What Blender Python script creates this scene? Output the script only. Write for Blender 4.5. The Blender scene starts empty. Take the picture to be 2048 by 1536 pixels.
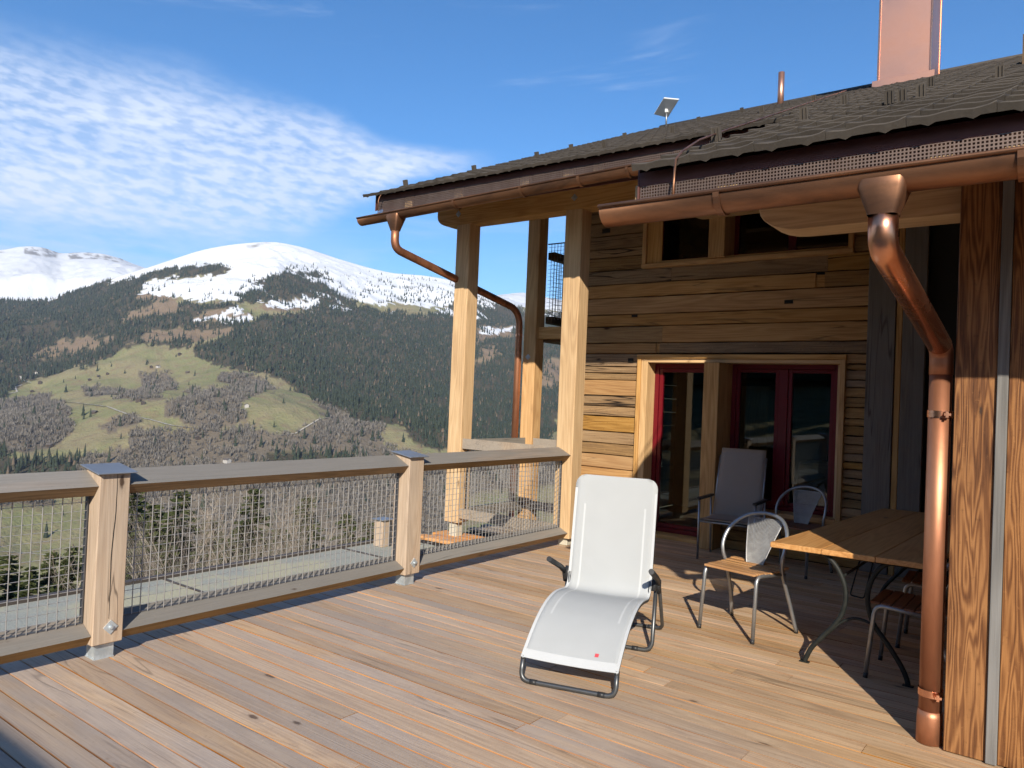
import bpy, bmesh, math, random
import numpy as np
from mathutils import Vector, Matrix, Euler

rnd = random.Random(7)
scene = bpy.context.scene
COL = scene.collection

# ------------------------------------------------------------------ camera
EYE = 1.6
FPX, CX, CY = 1515.0, 1024.0, 768.0          # photograph's focal length and centre, in its own pixels
def _n(v): return v / np.linalg.norm(v)
_U = _n(np.array([-985 - CX, -(708 - CY), -FPX]))
_V = _n(np.array([2165 - CX, -(843 - CY), -FPX]))
_m = _n(_U + _V); _d = _n(_U - _V); _d = _n(_d - _m * np.dot(_m, _d))
_U = _n(_m + _d); _V = _n(_m - _d)
CAMR = np.array([-_U, _V, np.cross(-_U, _V)])   # camera axes -> world (X along the deck boards, Y along the railing)
cam_data = bpy.data.cameras.new('camera'); cam = bpy.data.objects.new('camera', cam_data); COL.objects.link(cam)
cam_data.sensor_width = 36.0; cam_data.lens = 36.0 * FPX / 2048.0
cam_data.clip_start = 0.05; cam_data.clip_end = 60000.0
_M = Matrix([[*map(float, CAMR[i]), 0.0] for i in range(3)] + [[0, 0, 0, 1]]); _M.translation = Vector((0, 0, EYE))
cam.matrix_world = _M
scene.camera = cam

# ------------------------------------------------------------------ sun, sky, exposure
SUN_EL = math.radians(28.5)
SUN_TO = Vector((0.553, -0.833, 0)).normalized()        # horizontal direction towards the sun
SUN_DIR = Vector((SUN_TO.x * math.cos(SUN_EL), SUN_TO.y * math.cos(SUN_EL), math.sin(SUN_EL)))
sun_data = bpy.data.lights.new('sun', 'SUN'); sun = bpy.data.objects.new('sun', sun_data); COL.objects.link(sun)
sun_data.energy = 4.8; sun_data.angle = math.radians(0.55); sun_data.color = (1.0, 0.91, 0.77)
sun.rotation_euler = (-SUN_DIR).to_track_quat('-Z', 'Y').to_euler(); sun.location = (20, -30, 30)

world = bpy.data.worlds.new('World'); scene.world = world; world.use_nodes = True
wn, wl = world.node_tree.nodes, world.node_tree.links
wn.clear()
def W(t, **kw):
    nd = wn.new(t)
    for k, v in kw.items(): setattr(nd, k, v)
    return nd
def wmath(op, a, b=None, c=None):
    nd = wn.new('ShaderNodeMath'); nd.operation = op
    for i, s in enumerate((a, b, c)):
        if s is None: continue
        if isinstance(s, (int, float)): nd.inputs[i].default_value = s
        else: wl.new(s, nd.inputs[i])
    return nd.outputs[0]
sky = W('ShaderNodeTexSky', sky_type='NISHITA', sun_disc=False, sun_elevation=SUN_EL,
        sun_rotation=math.atan2(SUN_TO.x, SUN_TO.y), altitude=1400.0, air_density=0.95, dust_density=0.02, ozone_density=3.2)
tc = W('ShaderNodeTexCoord')
sep = W('ShaderNodeSeparateXYZ'); wl.new(tc.outputs['Generated'], sep.inputs[0])
fx, fy = -CAMR[0][2], -CAMR[1][2]; _l = math.hypot(fx, fy); fx /= _l; fy /= _l        # compass heading of the clouds' chart
gx, gy = fy, -fx
fwd = wmath('ADD', wmath('MULTIPLY', sep.outputs[0], fx), wmath('MULTIPLY', sep.outputs[1], fy))
rgt = wmath('ADD', wmath('MULTIPLY', sep.outputs[0], gx), wmath('MULTIPLY', sep.outputs[1], gy))
az = wmath('MULTIPLY', wmath('ARCTAN2', rgt, fwd), 57.2958)          # degrees
el = wmath('MULTIPLY', wmath('ARCSINE', sep.outputs[2]), 57.2958)
def ramp01(v, a, b):
    nd = wn.new('ShaderNodeMapRange'); nd.interpolation_type = 'SMOOTHSTEP'
    wl.new(v, nd.inputs[0]); nd.inputs[1].default_value = a; nd.inputs[2].default_value = b
    return nd.outputs[0]
def wnoise(sx, sy, detail=4, rough=0.55, dist=0.0, off=0.0, rot=0.0):
    cmb = W('ShaderNodeCombineXYZ')
    ca, sa = math.cos(math.radians(rot)), math.sin(math.radians(rot))
    u = wmath('ADD', wmath('MULTIPLY', az, ca), wmath('MULTIPLY', el, sa))
    v = wmath('SUBTRACT', wmath('MULTIPLY', el, ca), wmath('MULTIPLY', az, sa))
    wl.new(wmath('MULTIPLY', u, sx), cmb.inputs[0]); wl.new(wmath('MULTIPLY', v, sy), cmb.inputs[1]); cmb.inputs[2].default_value = off
    nz = W('ShaderNodeTexNoise'); nz.inputs['Scale'].default_value = 1.0; nz.inputs['Detail'].default_value = detail
    nz.inputs['Roughness'].default_value = rough; nz.inputs['Distortion'].default_value = dist
    wl.new(cmb.outputs[0], nz.inputs['Vector'])
    return nz.outputs['Fac']
# field of small high clouds, thick to the west, fraying out towards a tip
reach = ramp01(az, -2.0, -26.0)
half = wmath('MULTIPLY_ADD', reach, 5.3, 0.7)
mid = wmath('MULTIPLY_ADD', reach, -2.6, 17.2)
edge = wmath('DIVIDE', wmath('ABSOLUTE', wmath('SUBTRACT', el, wmath('ADD', mid, wmath('MULTIPLY_ADD', wnoise(0.10, 0.2, 2, off=9), 3.4, -1.7)))), half)
field = wmath('MULTIPLY', ramp01(edge, 1.25, 0.35), ramp01(az, -1.0, -9.0))
puffs = ramp01(wnoise(0.72, 2.0, 3, 0.50, 0.08, 1.0, -5), 0.34, 0.64)
soft = ramp01(wnoise(0.10, 0.28, 3, 0.5, 0.0, 4.0), 0.30, 0.72)
puff_d = wmath('MULTIPLY', field, wmath('MULTIPLY_ADD', puffs, 0.40, wmath('MULTIPLY_ADD', soft, 0.24, 0.30)))
veil = wmath('MULTIPLY', wmath('MULTIPLY', ramp01(el, 15.0, 8.5), ramp01(az, -8.0, -22.0)), wmath('MULTIPLY', ramp01(wnoise(0.05, 0.35, 4, 0.6, 0.3, 6.0, 2), 0.30, 0.75), 0.55))
wisp = wmath('MULTIPLY', ramp01(wnoise(0.045, 0.42, 5, 0.62, 0.4, 2.0, 7), 0.56, 0.86), wmath('MULTIPLY', ramp01(el, 40.0, 22.0), 0.34))
low = wmath('MULTIPLY', ramp01(wnoise(0.08, 0.5, 4, 0.6, 0.3, 12.0, 1), 0.50, 0.80), wmath('MULTIPLY', ramp01(el, 17.0, 10.0), 0.30))
dens = wmath('MINIMUM', wmath('ADD', wmath('ADD', puff_d, veil), wmath('ADD', wisp, low)), 0.93)
dens = wmath('MULTIPLY', dens, ramp01(el, 0.0, 3.0))
mixs = W('ShaderNodeMix', data_type='RGBA'); mixs.inputs['B'].default_value = (3.9, 4.35, 5.2, 1)
hsv = W('ShaderNodeHueSaturation'); hsv.inputs['Saturation'].default_value = 1.24; hsv.inputs['Value'].default_value = 0.80
wl.new(sky.outputs[0], hsv.inputs['Color'])
wl.new(dens, mixs.inputs['Factor']); wl.new(hsv.outputs[0], mixs.inputs['A'])
bg = W('ShaderNodeBackground'); bg.inputs['Strength'].default_value = 0.15
wl.new(mixs.outputs['Result'], bg.inputs['Color'])
wo = W('ShaderNodeOutputWorld'); wl.new(bg.outputs[0], wo.inputs['Surface'])

vs = scene.view_settings
scene.display_settings.display_device = 'sRGB'
vs.view_transform = 'Standard'; vs.look = 'None'; vs.gamma = 1.0; vs.exposure = 0.64
scene.cycles.use_denoising = True; scene.cycles.adaptive_threshold = 0.02
world.cycles.sampling_method = 'MANUAL'; world.cycles.sample_map_resolution = 512
scene.cycles.max_bounces = 8; scene.cycles.diffuse_bounces = 4; scene.cycles.glossy_bounces = 4
scene.cycles.transmission_bounces = 6; scene.cycles.transparent_max_bounces = 24; scene.cycles.volume_bounces = 0

# ------------------------------------------------------------------ photograph pixel -> point in the place (used to survey the site)
def ray(px, py):
    return CAMR @ np.array([(px - CX) / FPX, -(py - CY) / FPX, -1.0])
def on_z(px, py, z=0.0):
    r = ray(px, py); t = (z - EYE) / r[2]; return Vector((r[0] * t, r[1] * t, z))
def on_y(px, py, y):
    r = ray(px, py); t = y / r[1]; return Vector((r[0] * t, y, EYE + r[2] * t))
def on_x(px, py, x):
    r = ray(px, py); t = x / r[0]; return Vector((x, r[1] * t, EYE + r[2] * t))

# ------------------------------------------------------------------ object helpers
def setp(o, label=None, cat=None, group=None, kind=None):
    if label: o['label'] = label
    if cat: o['category'] = cat
    if group: o['group'] = group
    if kind: o['kind'] = kind
    return o
def link(o, parent=None):
    COL.objects.link(o)
    if parent is not None: o.parent = parent
    return o
def empty(name, loc=(0, 0, 0), rz=0.0, parent=None, **kw):
    o = bpy.data.objects.new(name, None); o.location = loc; o.rotation_euler = (0, 0, rz); o.empty_display_size = 0.1
    link(o, parent); return setp(o, **kw)
def mesh_obj(name, me, mats, parent=None, loc=(0, 0, 0), rot=None, **kw):
    o = bpy.data.objects.new(name, me); o.location = loc
    if rot is not None: o.rotation_euler = rot
    if me is not None and len(me.materials) == 0:
        for m in (mats if isinstance(mats, (list, tuple)) else [mats]): me.materials.append(m)
    link(o, parent); return setp(o, **kw)
def from_bm(bm, smooth=False):
    me = bpy.data.meshes.new('m'); bm.normal_update(); bm.to_mesh(me); bm.free()
    if smooth:
        me.polygons.foreach_set('use_smooth', [True] * len(me.polygons))
    return me
def pyd(verts, faces, smooth=False):
    me = bpy.data.meshes.new('m'); me.from_pydata([tuple(v) for v in verts], [], faces); me.update()
    if smooth: me.polygons.foreach_set('use_smooth', [True] * len(me.polygons))
    return me
def bm_box(bm, size, loc=(0, 0, 0), rot=None):
    r = bmesh.ops.create_cube(bm, size=1.0)
    M = Matrix.Translation(loc) @ (rot.to_matrix().to_4x4() if rot is not None else Matrix.Identity(4)) @ Matrix.Diagonal((*size, 1))
    bmesh.ops.transform(bm, matrix=M, verts=r['verts'])
    return r['verts']
def box_me(size, bevel=0.0, seg=1):
    bm = bmesh.new(); bm_box(bm, size)
    if bevel > 0: bmesh.ops.bevel(bm, geom=bm.edges[:], offset=bevel, segments=seg, affect='EDGES', profile=0.6)
    return from_bm(bm)
def box(name, a, b, mat, parent=None, bevel=0.004, **kw):
    """box between world corners a and b (parent at origin unless given offsets)"""
    a = Vector(a); b = Vector(b); s = Vector((abs(b[i] - a[i]) for i in range(3)))
    return mesh_obj(name, box_me(s, min(bevel, min(s) * 0.3)), mat, parent, (a + b) / 2, **kw)
def tube_geo(bm, pts, rad, n=10, closed=False, caps=True):
    """round tube swept along pts; rad may be a list"""
    pts = [Vector(p) for p in pts]; N = len(pts)
    rads = rad if isinstance(rad, (list, tuple)) else [rad] * N
    rings = []; prev = None
    for i in range(N):
        if closed: t = pts[(i + 1) % N] - pts[i - 1]
        else: t = pts[min(i + 1, N - 1)] - pts[max(i - 1, 0)]
        t.normalize()
        if prev is None:
            u = t.orthogonal().normalized()
        else:
            u = (prev - t * prev.dot(t)); u = u.normalized() if u.length > 1e-6 else t.orthogonal().normalized()
        prev = u; v = t.cross(u)
        rings.append([bm.verts.new(pts[i] + (u * math.cos(a) + v * math.sin(a)) * rads[i]) for a in [2 * math.pi * k / n for k in range(n)]])
    for i in range(N if closed else N - 1):
        A, B = rings[i], rings[(i + 1) % N]
        for k in range(n):
            f = bm.faces.new((A[k], A[(k + 1) % n], B[(k + 1) % n], B[k])); f.smooth = True
    if caps and not closed:
        bm.faces.new(rings[0][::-1]); bm.faces.new(rings[-1])
    return bm
def round_path(pts, rad, seg=6):
    """polyline with rounded corners"""
    pts = [Vector(p) for p in pts]; out = [pts[0]]
    for i in range(1, len(pts) - 1):
        p, a, b = pts[i], pts[i - 1], pts[i + 1]
        da, db = (a - p), (b - p); r = min(rad, da.length * 0.49, db.length * 0.49)
        s, e = p + da.normalized() * r, p + db.normalized() * r
        for k in range(seg + 1):
            t = k / seg; out.append(s * (1 - t) ** 2 + p * 2 * t * (1 - t) + e * t * t)
    out.append(pts[-1]); return out
def tube(name, pts, rad, mat, parent=None, n=10, closed=False, **kw):
    pts = [Vector(p) for p in pts]; c = pts[0].copy()
    bm = bmesh.new(); tube_geo(bm, [p - c for p in pts], rad, n, closed)
    return mesh_obj(name, from_bm(bm), mat, parent, c, **kw)
def prism_me(poly, d0, d1, axis='Y', bevel=0.0):
    """extrude a 2-D polygon; axis Y: poly is (x,z); X: (y,z); Z: (x,y)"""
    bm = bmesh.new()
    def P(p, d): return {'Y': (p[0], d, p[1]), 'X': (d, p[0], p[1]), 'Z': (p[0], p[1], d)}[axis]
    A = [bm.verts.new(P(p, d0)) for p in poly]; B = [bm.verts.new(P(p, d1)) for p in poly]
    bm.faces.new(A); bm.faces.new(B[::-1])
    for i in range(len(poly)): j = (i + 1) % len(poly); bm.faces.new((A[j], A[i], B[i], B[j]))
    bmesh.ops.recalc_face_normals(bm, faces=bm.faces[:])
    if bevel > 0: bmesh.ops.bevel(bm, geom=bm.edges[:], offset=bevel, segments=1, affect='EDGES')
    return from_bm(bm)

# ------------------------------------------------------------------ materials
class NT:
    def __init__(s, name):
        s.mat = bpy.data.materials.new(name); s.mat.use_nodes = True
        s.t = s.mat.node_tree; s.t.nodes.clear()
        s.out = s.t.nodes.new('ShaderNodeOutputMaterial')
    def n(s, t, **kw):
        nd = s.t.nodes.new(t)
        for k, v in kw.items(): setattr(nd, k, v)
        return nd
    def l(s, a, b): s.t.links.new(a, b)
    def put(s, sock, v):
        if isinstance(v, (int, float, tuple, list, Vector)): sock.default_value = v
        else: s.l(v, sock)
    def math(s, op, a, b=None, c=None, clamp=False):
        nd = s.n('ShaderNodeMath', operation=op); nd.use_clamp = clamp
        for i, v in enumerate((a, b, c)):
            if v is not None: s.put(nd.inputs[i], v)
        return nd.outputs[0]
    def mix(s, f, a, b, blend='MIX'):
        nd = s.n('ShaderNodeMix', data_type='RGBA', blend_type=blend)
        s.put(nd.inputs['Factor'], f)
        s.put(nd.inputs['A'], (*a, 1) if isinstance(a, tuple) and len(a) == 3 else a)
        s.put(nd.inputs['B'], (*b, 1) if isinstance(b, tuple) and len(b) == 3 else b)
        return nd.outputs['Result']
    def rng(s, v, a, b, c=0.0, d=1.0, smooth=True):
        nd = s.n('ShaderNodeMapRange'); nd.interpolation_type = 'SMOOTHSTEP' if smooth else 'LINEAR'
        s.put(nd.inputs[0], v)
        for i, x in enumerate((a, b, c, d)): nd.inputs[i + 1].default_value = x
        return nd.outputs[0]
    def noise(s, vec, scale, detail=3, rough=0.5, dist=0.0):
        nd = s.n('ShaderNodeTexNoise'); nd.inputs['Scale'].default_value = scale; nd.inputs['Detail'].default_value = detail
        nd.inputs['Roughness'].default_value = rough; nd.inputs['Distortion'].default_value = dist
        if vec is not None: s.l(vec, nd.inputs['Vector'])
        return nd.outputs['Fac']
    def mapping(s, vec, scale=(1, 1, 1), loc=(0, 0, 0)):
        nd = s.n('ShaderNodeMapping'); nd.inputs['Scale'].default_value = scale; nd.inputs['Location'].default_value = loc
        s.l(vec, nd.inputs['Vector']); return nd.outputs[0]
    def bump(s, h, strength=0.3, dist=0.01):
        nd = s.n('ShaderNodeBump'); nd.inputs['Strength'].default_value = strength; nd.inputs['Distance'].default_value = dist
        s.l(h, nd.inputs['Height']); return nd.outputs[0]
    def principled(s, color, rough=0.6, metal=0.0, normal=None, spec=0.5, **kw):
        p = s.n('ShaderNodeBsdfPrincipled')
        s.put(p.inputs['Base Color'], (*color, 1) if isinstance(color, tuple) and len(color) == 3 else color)
        s.put(p.inputs['Roughness'], rough); s.put(p.inputs['Metallic'], metal); p.inputs['Specular IOR Level'].default_value = spec
        if normal is not None: s.l(normal, p.inputs['Normal'])
        for k, v in kw.items(): s.put(p.inputs[k], v)
        s.l(p.outputs[0], s.out.inputs['Surface']); return p
    def objcoord(s):
        tc = s.n('ShaderNodeTexCoord'); oi = s.n('ShaderNodeObjectInfo')
        cm = s.n('ShaderNodeCombineXYZ')
        for i, k in enumerate((91.0, 47.0, 13.0)): s.l(s.math('MULTIPLY', oi.outputs['Random'], k), cm.inputs[i])
        va = s.n('ShaderNodeVectorMath', operation='ADD'); s.l(tc.outputs['Object'], va.inputs[0]); s.l(cm.outputs[0], va.inputs[1])
        return va.outputs[0], oi.outputs['Random']
    def ramp(s, v, stops):
        nd = s.n('ShaderNodeValToRGB'); cr = nd.color_ramp
        while len(cr.elements) < len(stops): cr.elements.new(0.5)
        for e, (p, c) in zip(cr.elements, stops): e.position = p; e.color = (*c, 1)
        s.l(v, nd.inputs[0]); return nd.outputs[0]

def wood(name, dark, mid, light, axis='X', knots=0.6, var=0.3, rough=0.72, bump=0.25, grey=None, grey_amt=0.0, cracks=0.0, ring=1.0, scale=1.0, spec=0.3, mask=None, speck=0.0, grey_var=0.0):
    s = NT(name); v, rand = s.objcoord()
    ai = 'XYZ'.index(axis)
    def sc(cross, along):
        a = [cross * scale] * 3; a[ai] = along * scale; return tuple(a)
    big = s.noise(s.mapping(v, sc(1, 0.25)), 3.0, 3, 0.5, 0.3)
    contour = s.noise(s.mapping(v, sc(1, 0.07), (3, 5, 7)), 6.0, 2, 0.45, 0.2)
    rings = s.math('MULTIPLY_ADD', s.math('SINE', s.math('MULTIPLY', contour, 80.0)), 0.5, 0.5)
    fibre = s.noise(s.mapping(v, sc(1, 0.022)), 130.0, 3, 0.6)
    f = s.math('ADD', s.math('MULTIPLY', big, 0.46), s.math('ADD', s.math('MULTIPLY', rings, 0.15 * ring), s.math('MULTIPLY', fibre, 0.46)))
    col = s.ramp(f, [(0.32, dark), (0.52, mid), (0.78, light)])
    vo = s.n('ShaderNodeTexVoronoi'); vo.inputs['Scale'].default_value = 2.6; s.l(s.mapping(v, sc(1.6, 0.55), (1, 2, 3)), vo.inputs['Vector'])
    wob = s.math('ADD', vo.outputs['Distance'], s.math('MULTIPLY_ADD', s.noise(v, 30 * scale, 2), 0.05, -0.025))
    kn = s.math('MULTIPLY', s.rng(wob, 0.075, 0.035), knots)
    halo = s.math('MULTIPLY', s.rng(wob, 0.16, 0.05), knots * 0.45)
    col = s.mix(halo, col, tuple(0.6 * c for c in dark)); 
    if grey is not None:
        g = s.noise(s.mapping(v, sc(1, 0.18), (8, 1, 4)), 2.4, 4, 0.6)
        gf = s.math('MULTIPLY', s.rng(g, 0.22, 0.54), grey_amt)
        if mask is not None: gf = s.math('MULTIPLY', gf, mask(s))
        if grey_var > 0: gf = s.math('MULTIPLY', gf, s.math('MULTIPLY_ADD', s.math('FRACT', s.math('MULTIPLY', rand, 7.77)), grey_var, 1.0 - grey_var))
        gcol = s.mix(fibre, tuple(c * 0.72 for c in grey), tuple(c * 1.18 for c in grey))
        col = s.mix(gf, col, gcol)
    col = s.mix(kn, col, (0.045, 0.022, 0.012))
    if speck > 0:
        sk = s.noise(v, 38.0, 4, 0.7)
        col = s.mix(s.math('MULTIPLY', s.rng(sk, 0.58, 0.80), speck), col, tuple(0.45 * c for c in dark)); col = s.mix(s.math('MULTIPLY', s.rng(sk, 0.40, 0.22), speck * 0.8), col, tuple(min(1, 1.25 * c) for c in light))
    ck = None
    if cracks > 0:
        c1 = s.noise(s.mapping(v, sc(1, 0.05), (2, 9, 4)), 7.0, 2, 0.45, 0.4)
        line = s.rng(s.math('ABSOLUTE', s.math('SUBTRACT', c1, 0.5)), 0.0, 0.012, 1.0, 0.0)
        gate = s.rng(s.noise(s.mapping(v, sc(0.5, 0.25), (7, 7, 1)), 3.0, 1), 0.48, 0.58)
        ck = s.math('MULTIPLY', s.math('MULTIPLY', line, gate), cracks)
        col = s.mix(ck, col, (0.02, 0.012, 0.008))
    hs = s.n('ShaderNodeHueSaturation'); s.l(col, hs.inputs['Color'])
    s.l(s.math('MULTIPLY_ADD', rand, var, 1.0 - var * 0.5), hs.inputs['Value'])
    r2 = s.math('FRACT', s.math('MULTIPLY', rand, 17.31)); s.l(s.math('MULTIPLY_ADD', r2, 0.35 * min(1.0, var * 2), 1.0 - 0.175 * min(1.0, var * 2)), hs.inputs['Saturation'])
    h = s.math('ADD', s.math('MULTIPLY', fibre, 0.6), s.math('MULTIPLY', rings, 0.3))
    if ck is not None: h = s.math('SUBTRACT', h, s.math('MULTIPLY', ck, 1.5))
    s.principled(hs.outputs[0], rough, 0.0, s.bump(h, bump, 0.004), spec)
    return s.mat

def metal(name, col, rough=0.4, metallic=1.0, col2=None, scale=4.0, bump=0.02, stretch=(1, 1, 1), spec=0.5):
    s = NT(name); v, rand = s.objcoord()
    nz = s.noise(s.mapping(v, stretch), scale, 5, 0.6, 0.4); fine = s.noise(v, 60, 2)
    c = s.mix(s.rng(nz, 0.35, 0.7), col, col2 if col2 else tuple(x * 0.8 for x in col))
    r = s.math('ADD', s.math('MULTIPLY', nz, 0.3), rough - 0.15)
    s.principled(c, r, metallic, s.bump(s.math('ADD', nz, s.math('MULTIPLY', fine, 0.15)), bump * 5, 0.003), spec)
    return s.mat

def plain(name, col, rough=0.6, metallic=0.0, noise=0.12, scale=20.0, bump=0.05, spec=0.4):
    s = NT(name); v, rand = s.objcoord()
    nz = s.noise(v, scale, 4, 0.6)
    c = s.mix(nz, tuple(x * (1 - noise) for x in col), tuple(min(1, x * (1 + noise)) for x in col))
    s.principled(c, rough, metallic, s.bump(nz, bump, 0.002), spec)
    return s.mat
# ------------------------------------------------------------------ terrain
FW = np.array([fx, fy]); RT = np.array([gx, gy])
def px_ae(px, py):
    r = ray(px, py); a = math.atan2(r[0] * gx + r[1] * gy, r[0] * fx + r[1] * fy)
    return a, r[2] / math.hypot(r[0], r[1])          # azimuth, tangent of elevation
_rng = np.random.RandomState(3)
_perm = _rng.rand(512, 512)
def vnoise(x, y):
    xi = np.floor(x).astype(int); yi = np.floor(y).astype(int); u = x - xi; v = y - yi
    u = u * u * (3 - 2 * u); v = v * v * (3 - 2 * v)
    g = lambda a, b: _perm[a % 512, b % 512]
    return (g(xi, yi) * (1 - u) + g(xi + 1, yi) * u) * (1 - v) + (g(xi, yi + 1) * (1 - u) + g(xi + 1, yi + 1) * u) * v
def fbm(x, y, o=5, rough=0.5):
    s = 0; a = 1.0; t = 0
    for i in range(o):
        s = s + a * vnoise(x * 2 ** i + 17.3 * i, y * 2 ** i + 5.1 * i); t += a; a *= rough
    return s / t
MAIN = [(-2600, 700), (-1500, 660), (-600, 640), (-300, 622), (0, 600), (90, 602), (180, 572), (250, 548), (300, 533), (340, 520), (400, 500), (450, 490), (500, 484), (560, 484), (610, 495), (660, 512), (720, 530), (780, 545), (850, 550), (905, 560), (950, 580), (1000, 600), (1045, 614), (1100, 618), (1200, 640), (1400, 690), (1800, 740), (2400, 800)]
BACK = [(-2600, 600), (-1500, 560), (-600, 520), (-200, 506), (0, 500), (50, 490), (85, 491), (120, 505), (165, 503), (205, 505), (240, 515), (270, 528), (330, 548), (500, 610), (900, 606), (960, 594), (1010, 587), (1045, 583), (1110, 597), (1200, 606), (1500, 640), (2400, 740)]
_ma = np.array([px_ae(*p) for p in MAIN]); _ba = np.array([px_ae(*p) for p in BACK])
RV, ZV = 1150.0, -330.0
def terrain_z(a, r):
    """height at azimuth a (from the chart's heading), horizontal distance r; arrays"""
    x = r * (np.cos(a) * fx + np.sin(a) * gx); y = r * (np.cos(a) * fy + np.sin(a) * gy)
    te = sum(np.interp(a + d_, _ma[:, 0], _ma[:, 1]) for d_ in (-0.010, -0.005, 0, 0.005, 0.010)) / 5; tb = sum(np.interp(a + d_, _ba[:, 0], _ba[:, 1]) for d_ in (-0.006, -0.003, 0, 0.003, 0.006)) / 5
    rr = 4700 + 500 * np.clip((a + 0.02) / 0.25, 0, 1) + 400 * np.clip((-0.45 - a) / 0.3, 0, 1)
    zr = te * rr + EYE
    rb = 8800.0; zb = tb * rb + EYE
    n1 = fbm(x / 900 + 50, y / 900 + 50, 5, 0.5) - 0.5
    n2 = fbm(x / 260 + 9, y / 260 + 30, 4, 0.55) - 0.5
    n3 = fbm(x / 60 + 3, y / 60 + 8, 3, 0.5) - 0.5
    near = -3.2 - 0.33 * np.clip(r - 9, 0, None)
    t = np.clip((r - RV) / (rr - RV), 0, 1)
    g = 0.80 * t + 0.20 * t ** 2.2 + 0.05 * np.sin(t * 9.0) * (1 - t) * np.clip(t * 4, 0, 1)
    z = np.where(r < RV, np.maximum(near, ZV), ZV + (zr - ZV) * g)
    amp = np.clip((r - 500) / 1500, 0, 1) * np.clip((rr - r) / 700, 0, 1)
    gul = np.abs(fbm(x / 330 + 3, y / 330 + 90, 4, 0.55) - 0.5) * np.clip((r - 2600) / 800, 0, 1) * np.clip((rr - r) / 260, 0.06, 1)
    z = z - 150 * gul * (r < rr)
    z = z + amp * (n1 * 150 + n2 * 55 + n3 * 13)
    # beyond the main ridge: a saddle, then the far snow peaks
    u = np.clip((r - rr) / (rb - rr), 0, 1)
    dip = zr - 260 * np.sin(np.clip(u * 2.2, 0, 1) * math.pi) * 1.0
    zz = dip * (1 - u ** 1.5) + zb * u ** 1.5 + (n1 * 200 + n2 * 110 + n3 * 20) * (np.sin(u * math.pi) + 0.10)
    z = np.where(r > rr, zz, z)
    z = np.where(r > rb, zb - 0.45 * (r - rb), z)
    back = np.clip((np.abs(a) - 1.45) / 0.4, 0, 1); back = back * back * (3 - 2 * back)
    hill = np.clip((a + 2.55) / 0.35, 0, 1) * np.clip((-1.55 - a) / 0.25, 0, 1)      # unseen wooded rise, added to darken the window reflections
    up = -3.2 + 0.02 * r + hill * 0.34 * np.clip(r - 35, 0, 900) + np.clip((r - 30) / 400, 0, 1) * (n2 * 10 + n1 * 20)     # behind the house: the hillside runs on gently
    return z * (1 - back) + up * back
_az = np.concatenate([np.radians(np.linspace(-180, -46, 36, endpoint=False)), np.radians(np.linspace(-46, 8, 560, endpoint=False)), np.radians(np.linspace(8, 180, 60))])
_rr = np.concatenate([np.geomspace(9, RV, 50, endpoint=False), np.linspace(RV, 5600, 270, endpoint=False), np.linspace(5600, 9800, 70)])
AZ, RRg = np.meshgrid(_az, _rr, indexing='ij')
ZZ = terrain_z(AZ, RRg)
XX = RRg * (np.cos(AZ) * fx + np.sin(AZ) * gx); YY = RRg * (np.cos(AZ) * fy + np.sin(AZ) * gy)
def project(x, y, z):
    p = np.stack([x, y, z - EYE], 0); c = np.tensordot(CAMR.T, p, axes=1)
    d = np.where(c[2] < -1e-3, -c[2], 1e9)
    return CX + c[0] / d * FPX, CY - c[1] / d * FPX
PX, PY = project(XX, YY, ZZ)
def inpoly(px, py, poly):
    ins = np.zeros(px.shape, bool); m = len(poly)
    for i in range(m):
        x1, y1 = poly[i]; x2, y2 = poly[(i + 1) % m]
        c = ((y1 > py) != (y2 > py)) & (px < (x2 - x1) * (py - y1) / ((y2 - y1) if y2 != y1 else 1e-9) + x1)
        ins ^= c
    return ins
# ground cover of the opposite slope, mapped from the photograph (each patch is a fixed stretch of that hillside)
FOREST = [
    [(-300, 600), (0, 583), (60, 583), (92, 601), (180, 568), (300, 541), (440, 530), (458, 540), (400, 549), (330, 560), (272, 574), (285, 592), (335, 606), (352, 622), (330, 640), (400, 655), (300, 690), (210, 718), (140, 740), (60, 768), (0, 795), (-300, 850)],
    [(285, 600), (352, 612), (470, 606), (500, 640), (480, 662), (380, 660), (300, 640)],
    [(468, 602), (492, 562), (560, 536), (640, 530), (660, 545), (672, 572), (690, 602), (720, 612), (760, 622), (850, 640), (905, 600), (1000, 602), (1045, 616), (1110, 622), (1140, 622), (1140, 760), (1100, 900), (905, 905), (868, 900), (800, 846), (740, 842), (690, 838), (650, 815), (600, 786), (560, 752), (500, 742), (400, 724), (388, 694), (440, 682), (484, 662), (500, 640), (620, 626), (560, 604)],
    [(545, 905), (700, 905), (700, 945), (520, 945)], [(40, 920), (160, 915), (150, 970), (20, 975)], [(-200, 880), (20, 900), (30, 980), (-200, 990)],
    [(280, 668), (400, 676), (390, 690), (300, 700)]]
CLEAR = [[(245, 618), (345, 604), (352, 622), (250, 645)], [(388, 634), (420, 620), (500, 622), (505, 640), (470, 646), (395, 646)], [(525, 606), (580, 600), (632, 612), (610, 624), (540, 622)],
         [(250, 690), (300, 662), (470, 652), (478, 662), (400, 682), (300, 686)], [(60, 700), (140, 675), (135, 690), (70, 712)], [(70, 722), (180, 700), (230, 668), (160, 672), (120, 690)],
         [(945, 655), (1010, 650), (1020, 672), (955, 690), (940, 672)], [(940, 700), (985, 690), (990, 720), (950, 728)], [(1085, 725), (1140, 715), (1140, 770), (1090, 780)],
         [(270, 590), (300, 582), (345, 600), (300, 604)]]
SNOWP = [[(395, 634), (430, 636), (500, 626), (505, 640), (470, 646), (395, 642)], [(530, 608), (585, 602), (630, 612), (612, 622), (560, 614)], [(950, 664), (1010, 652), (1018, 662), (955, 672)]]
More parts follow.
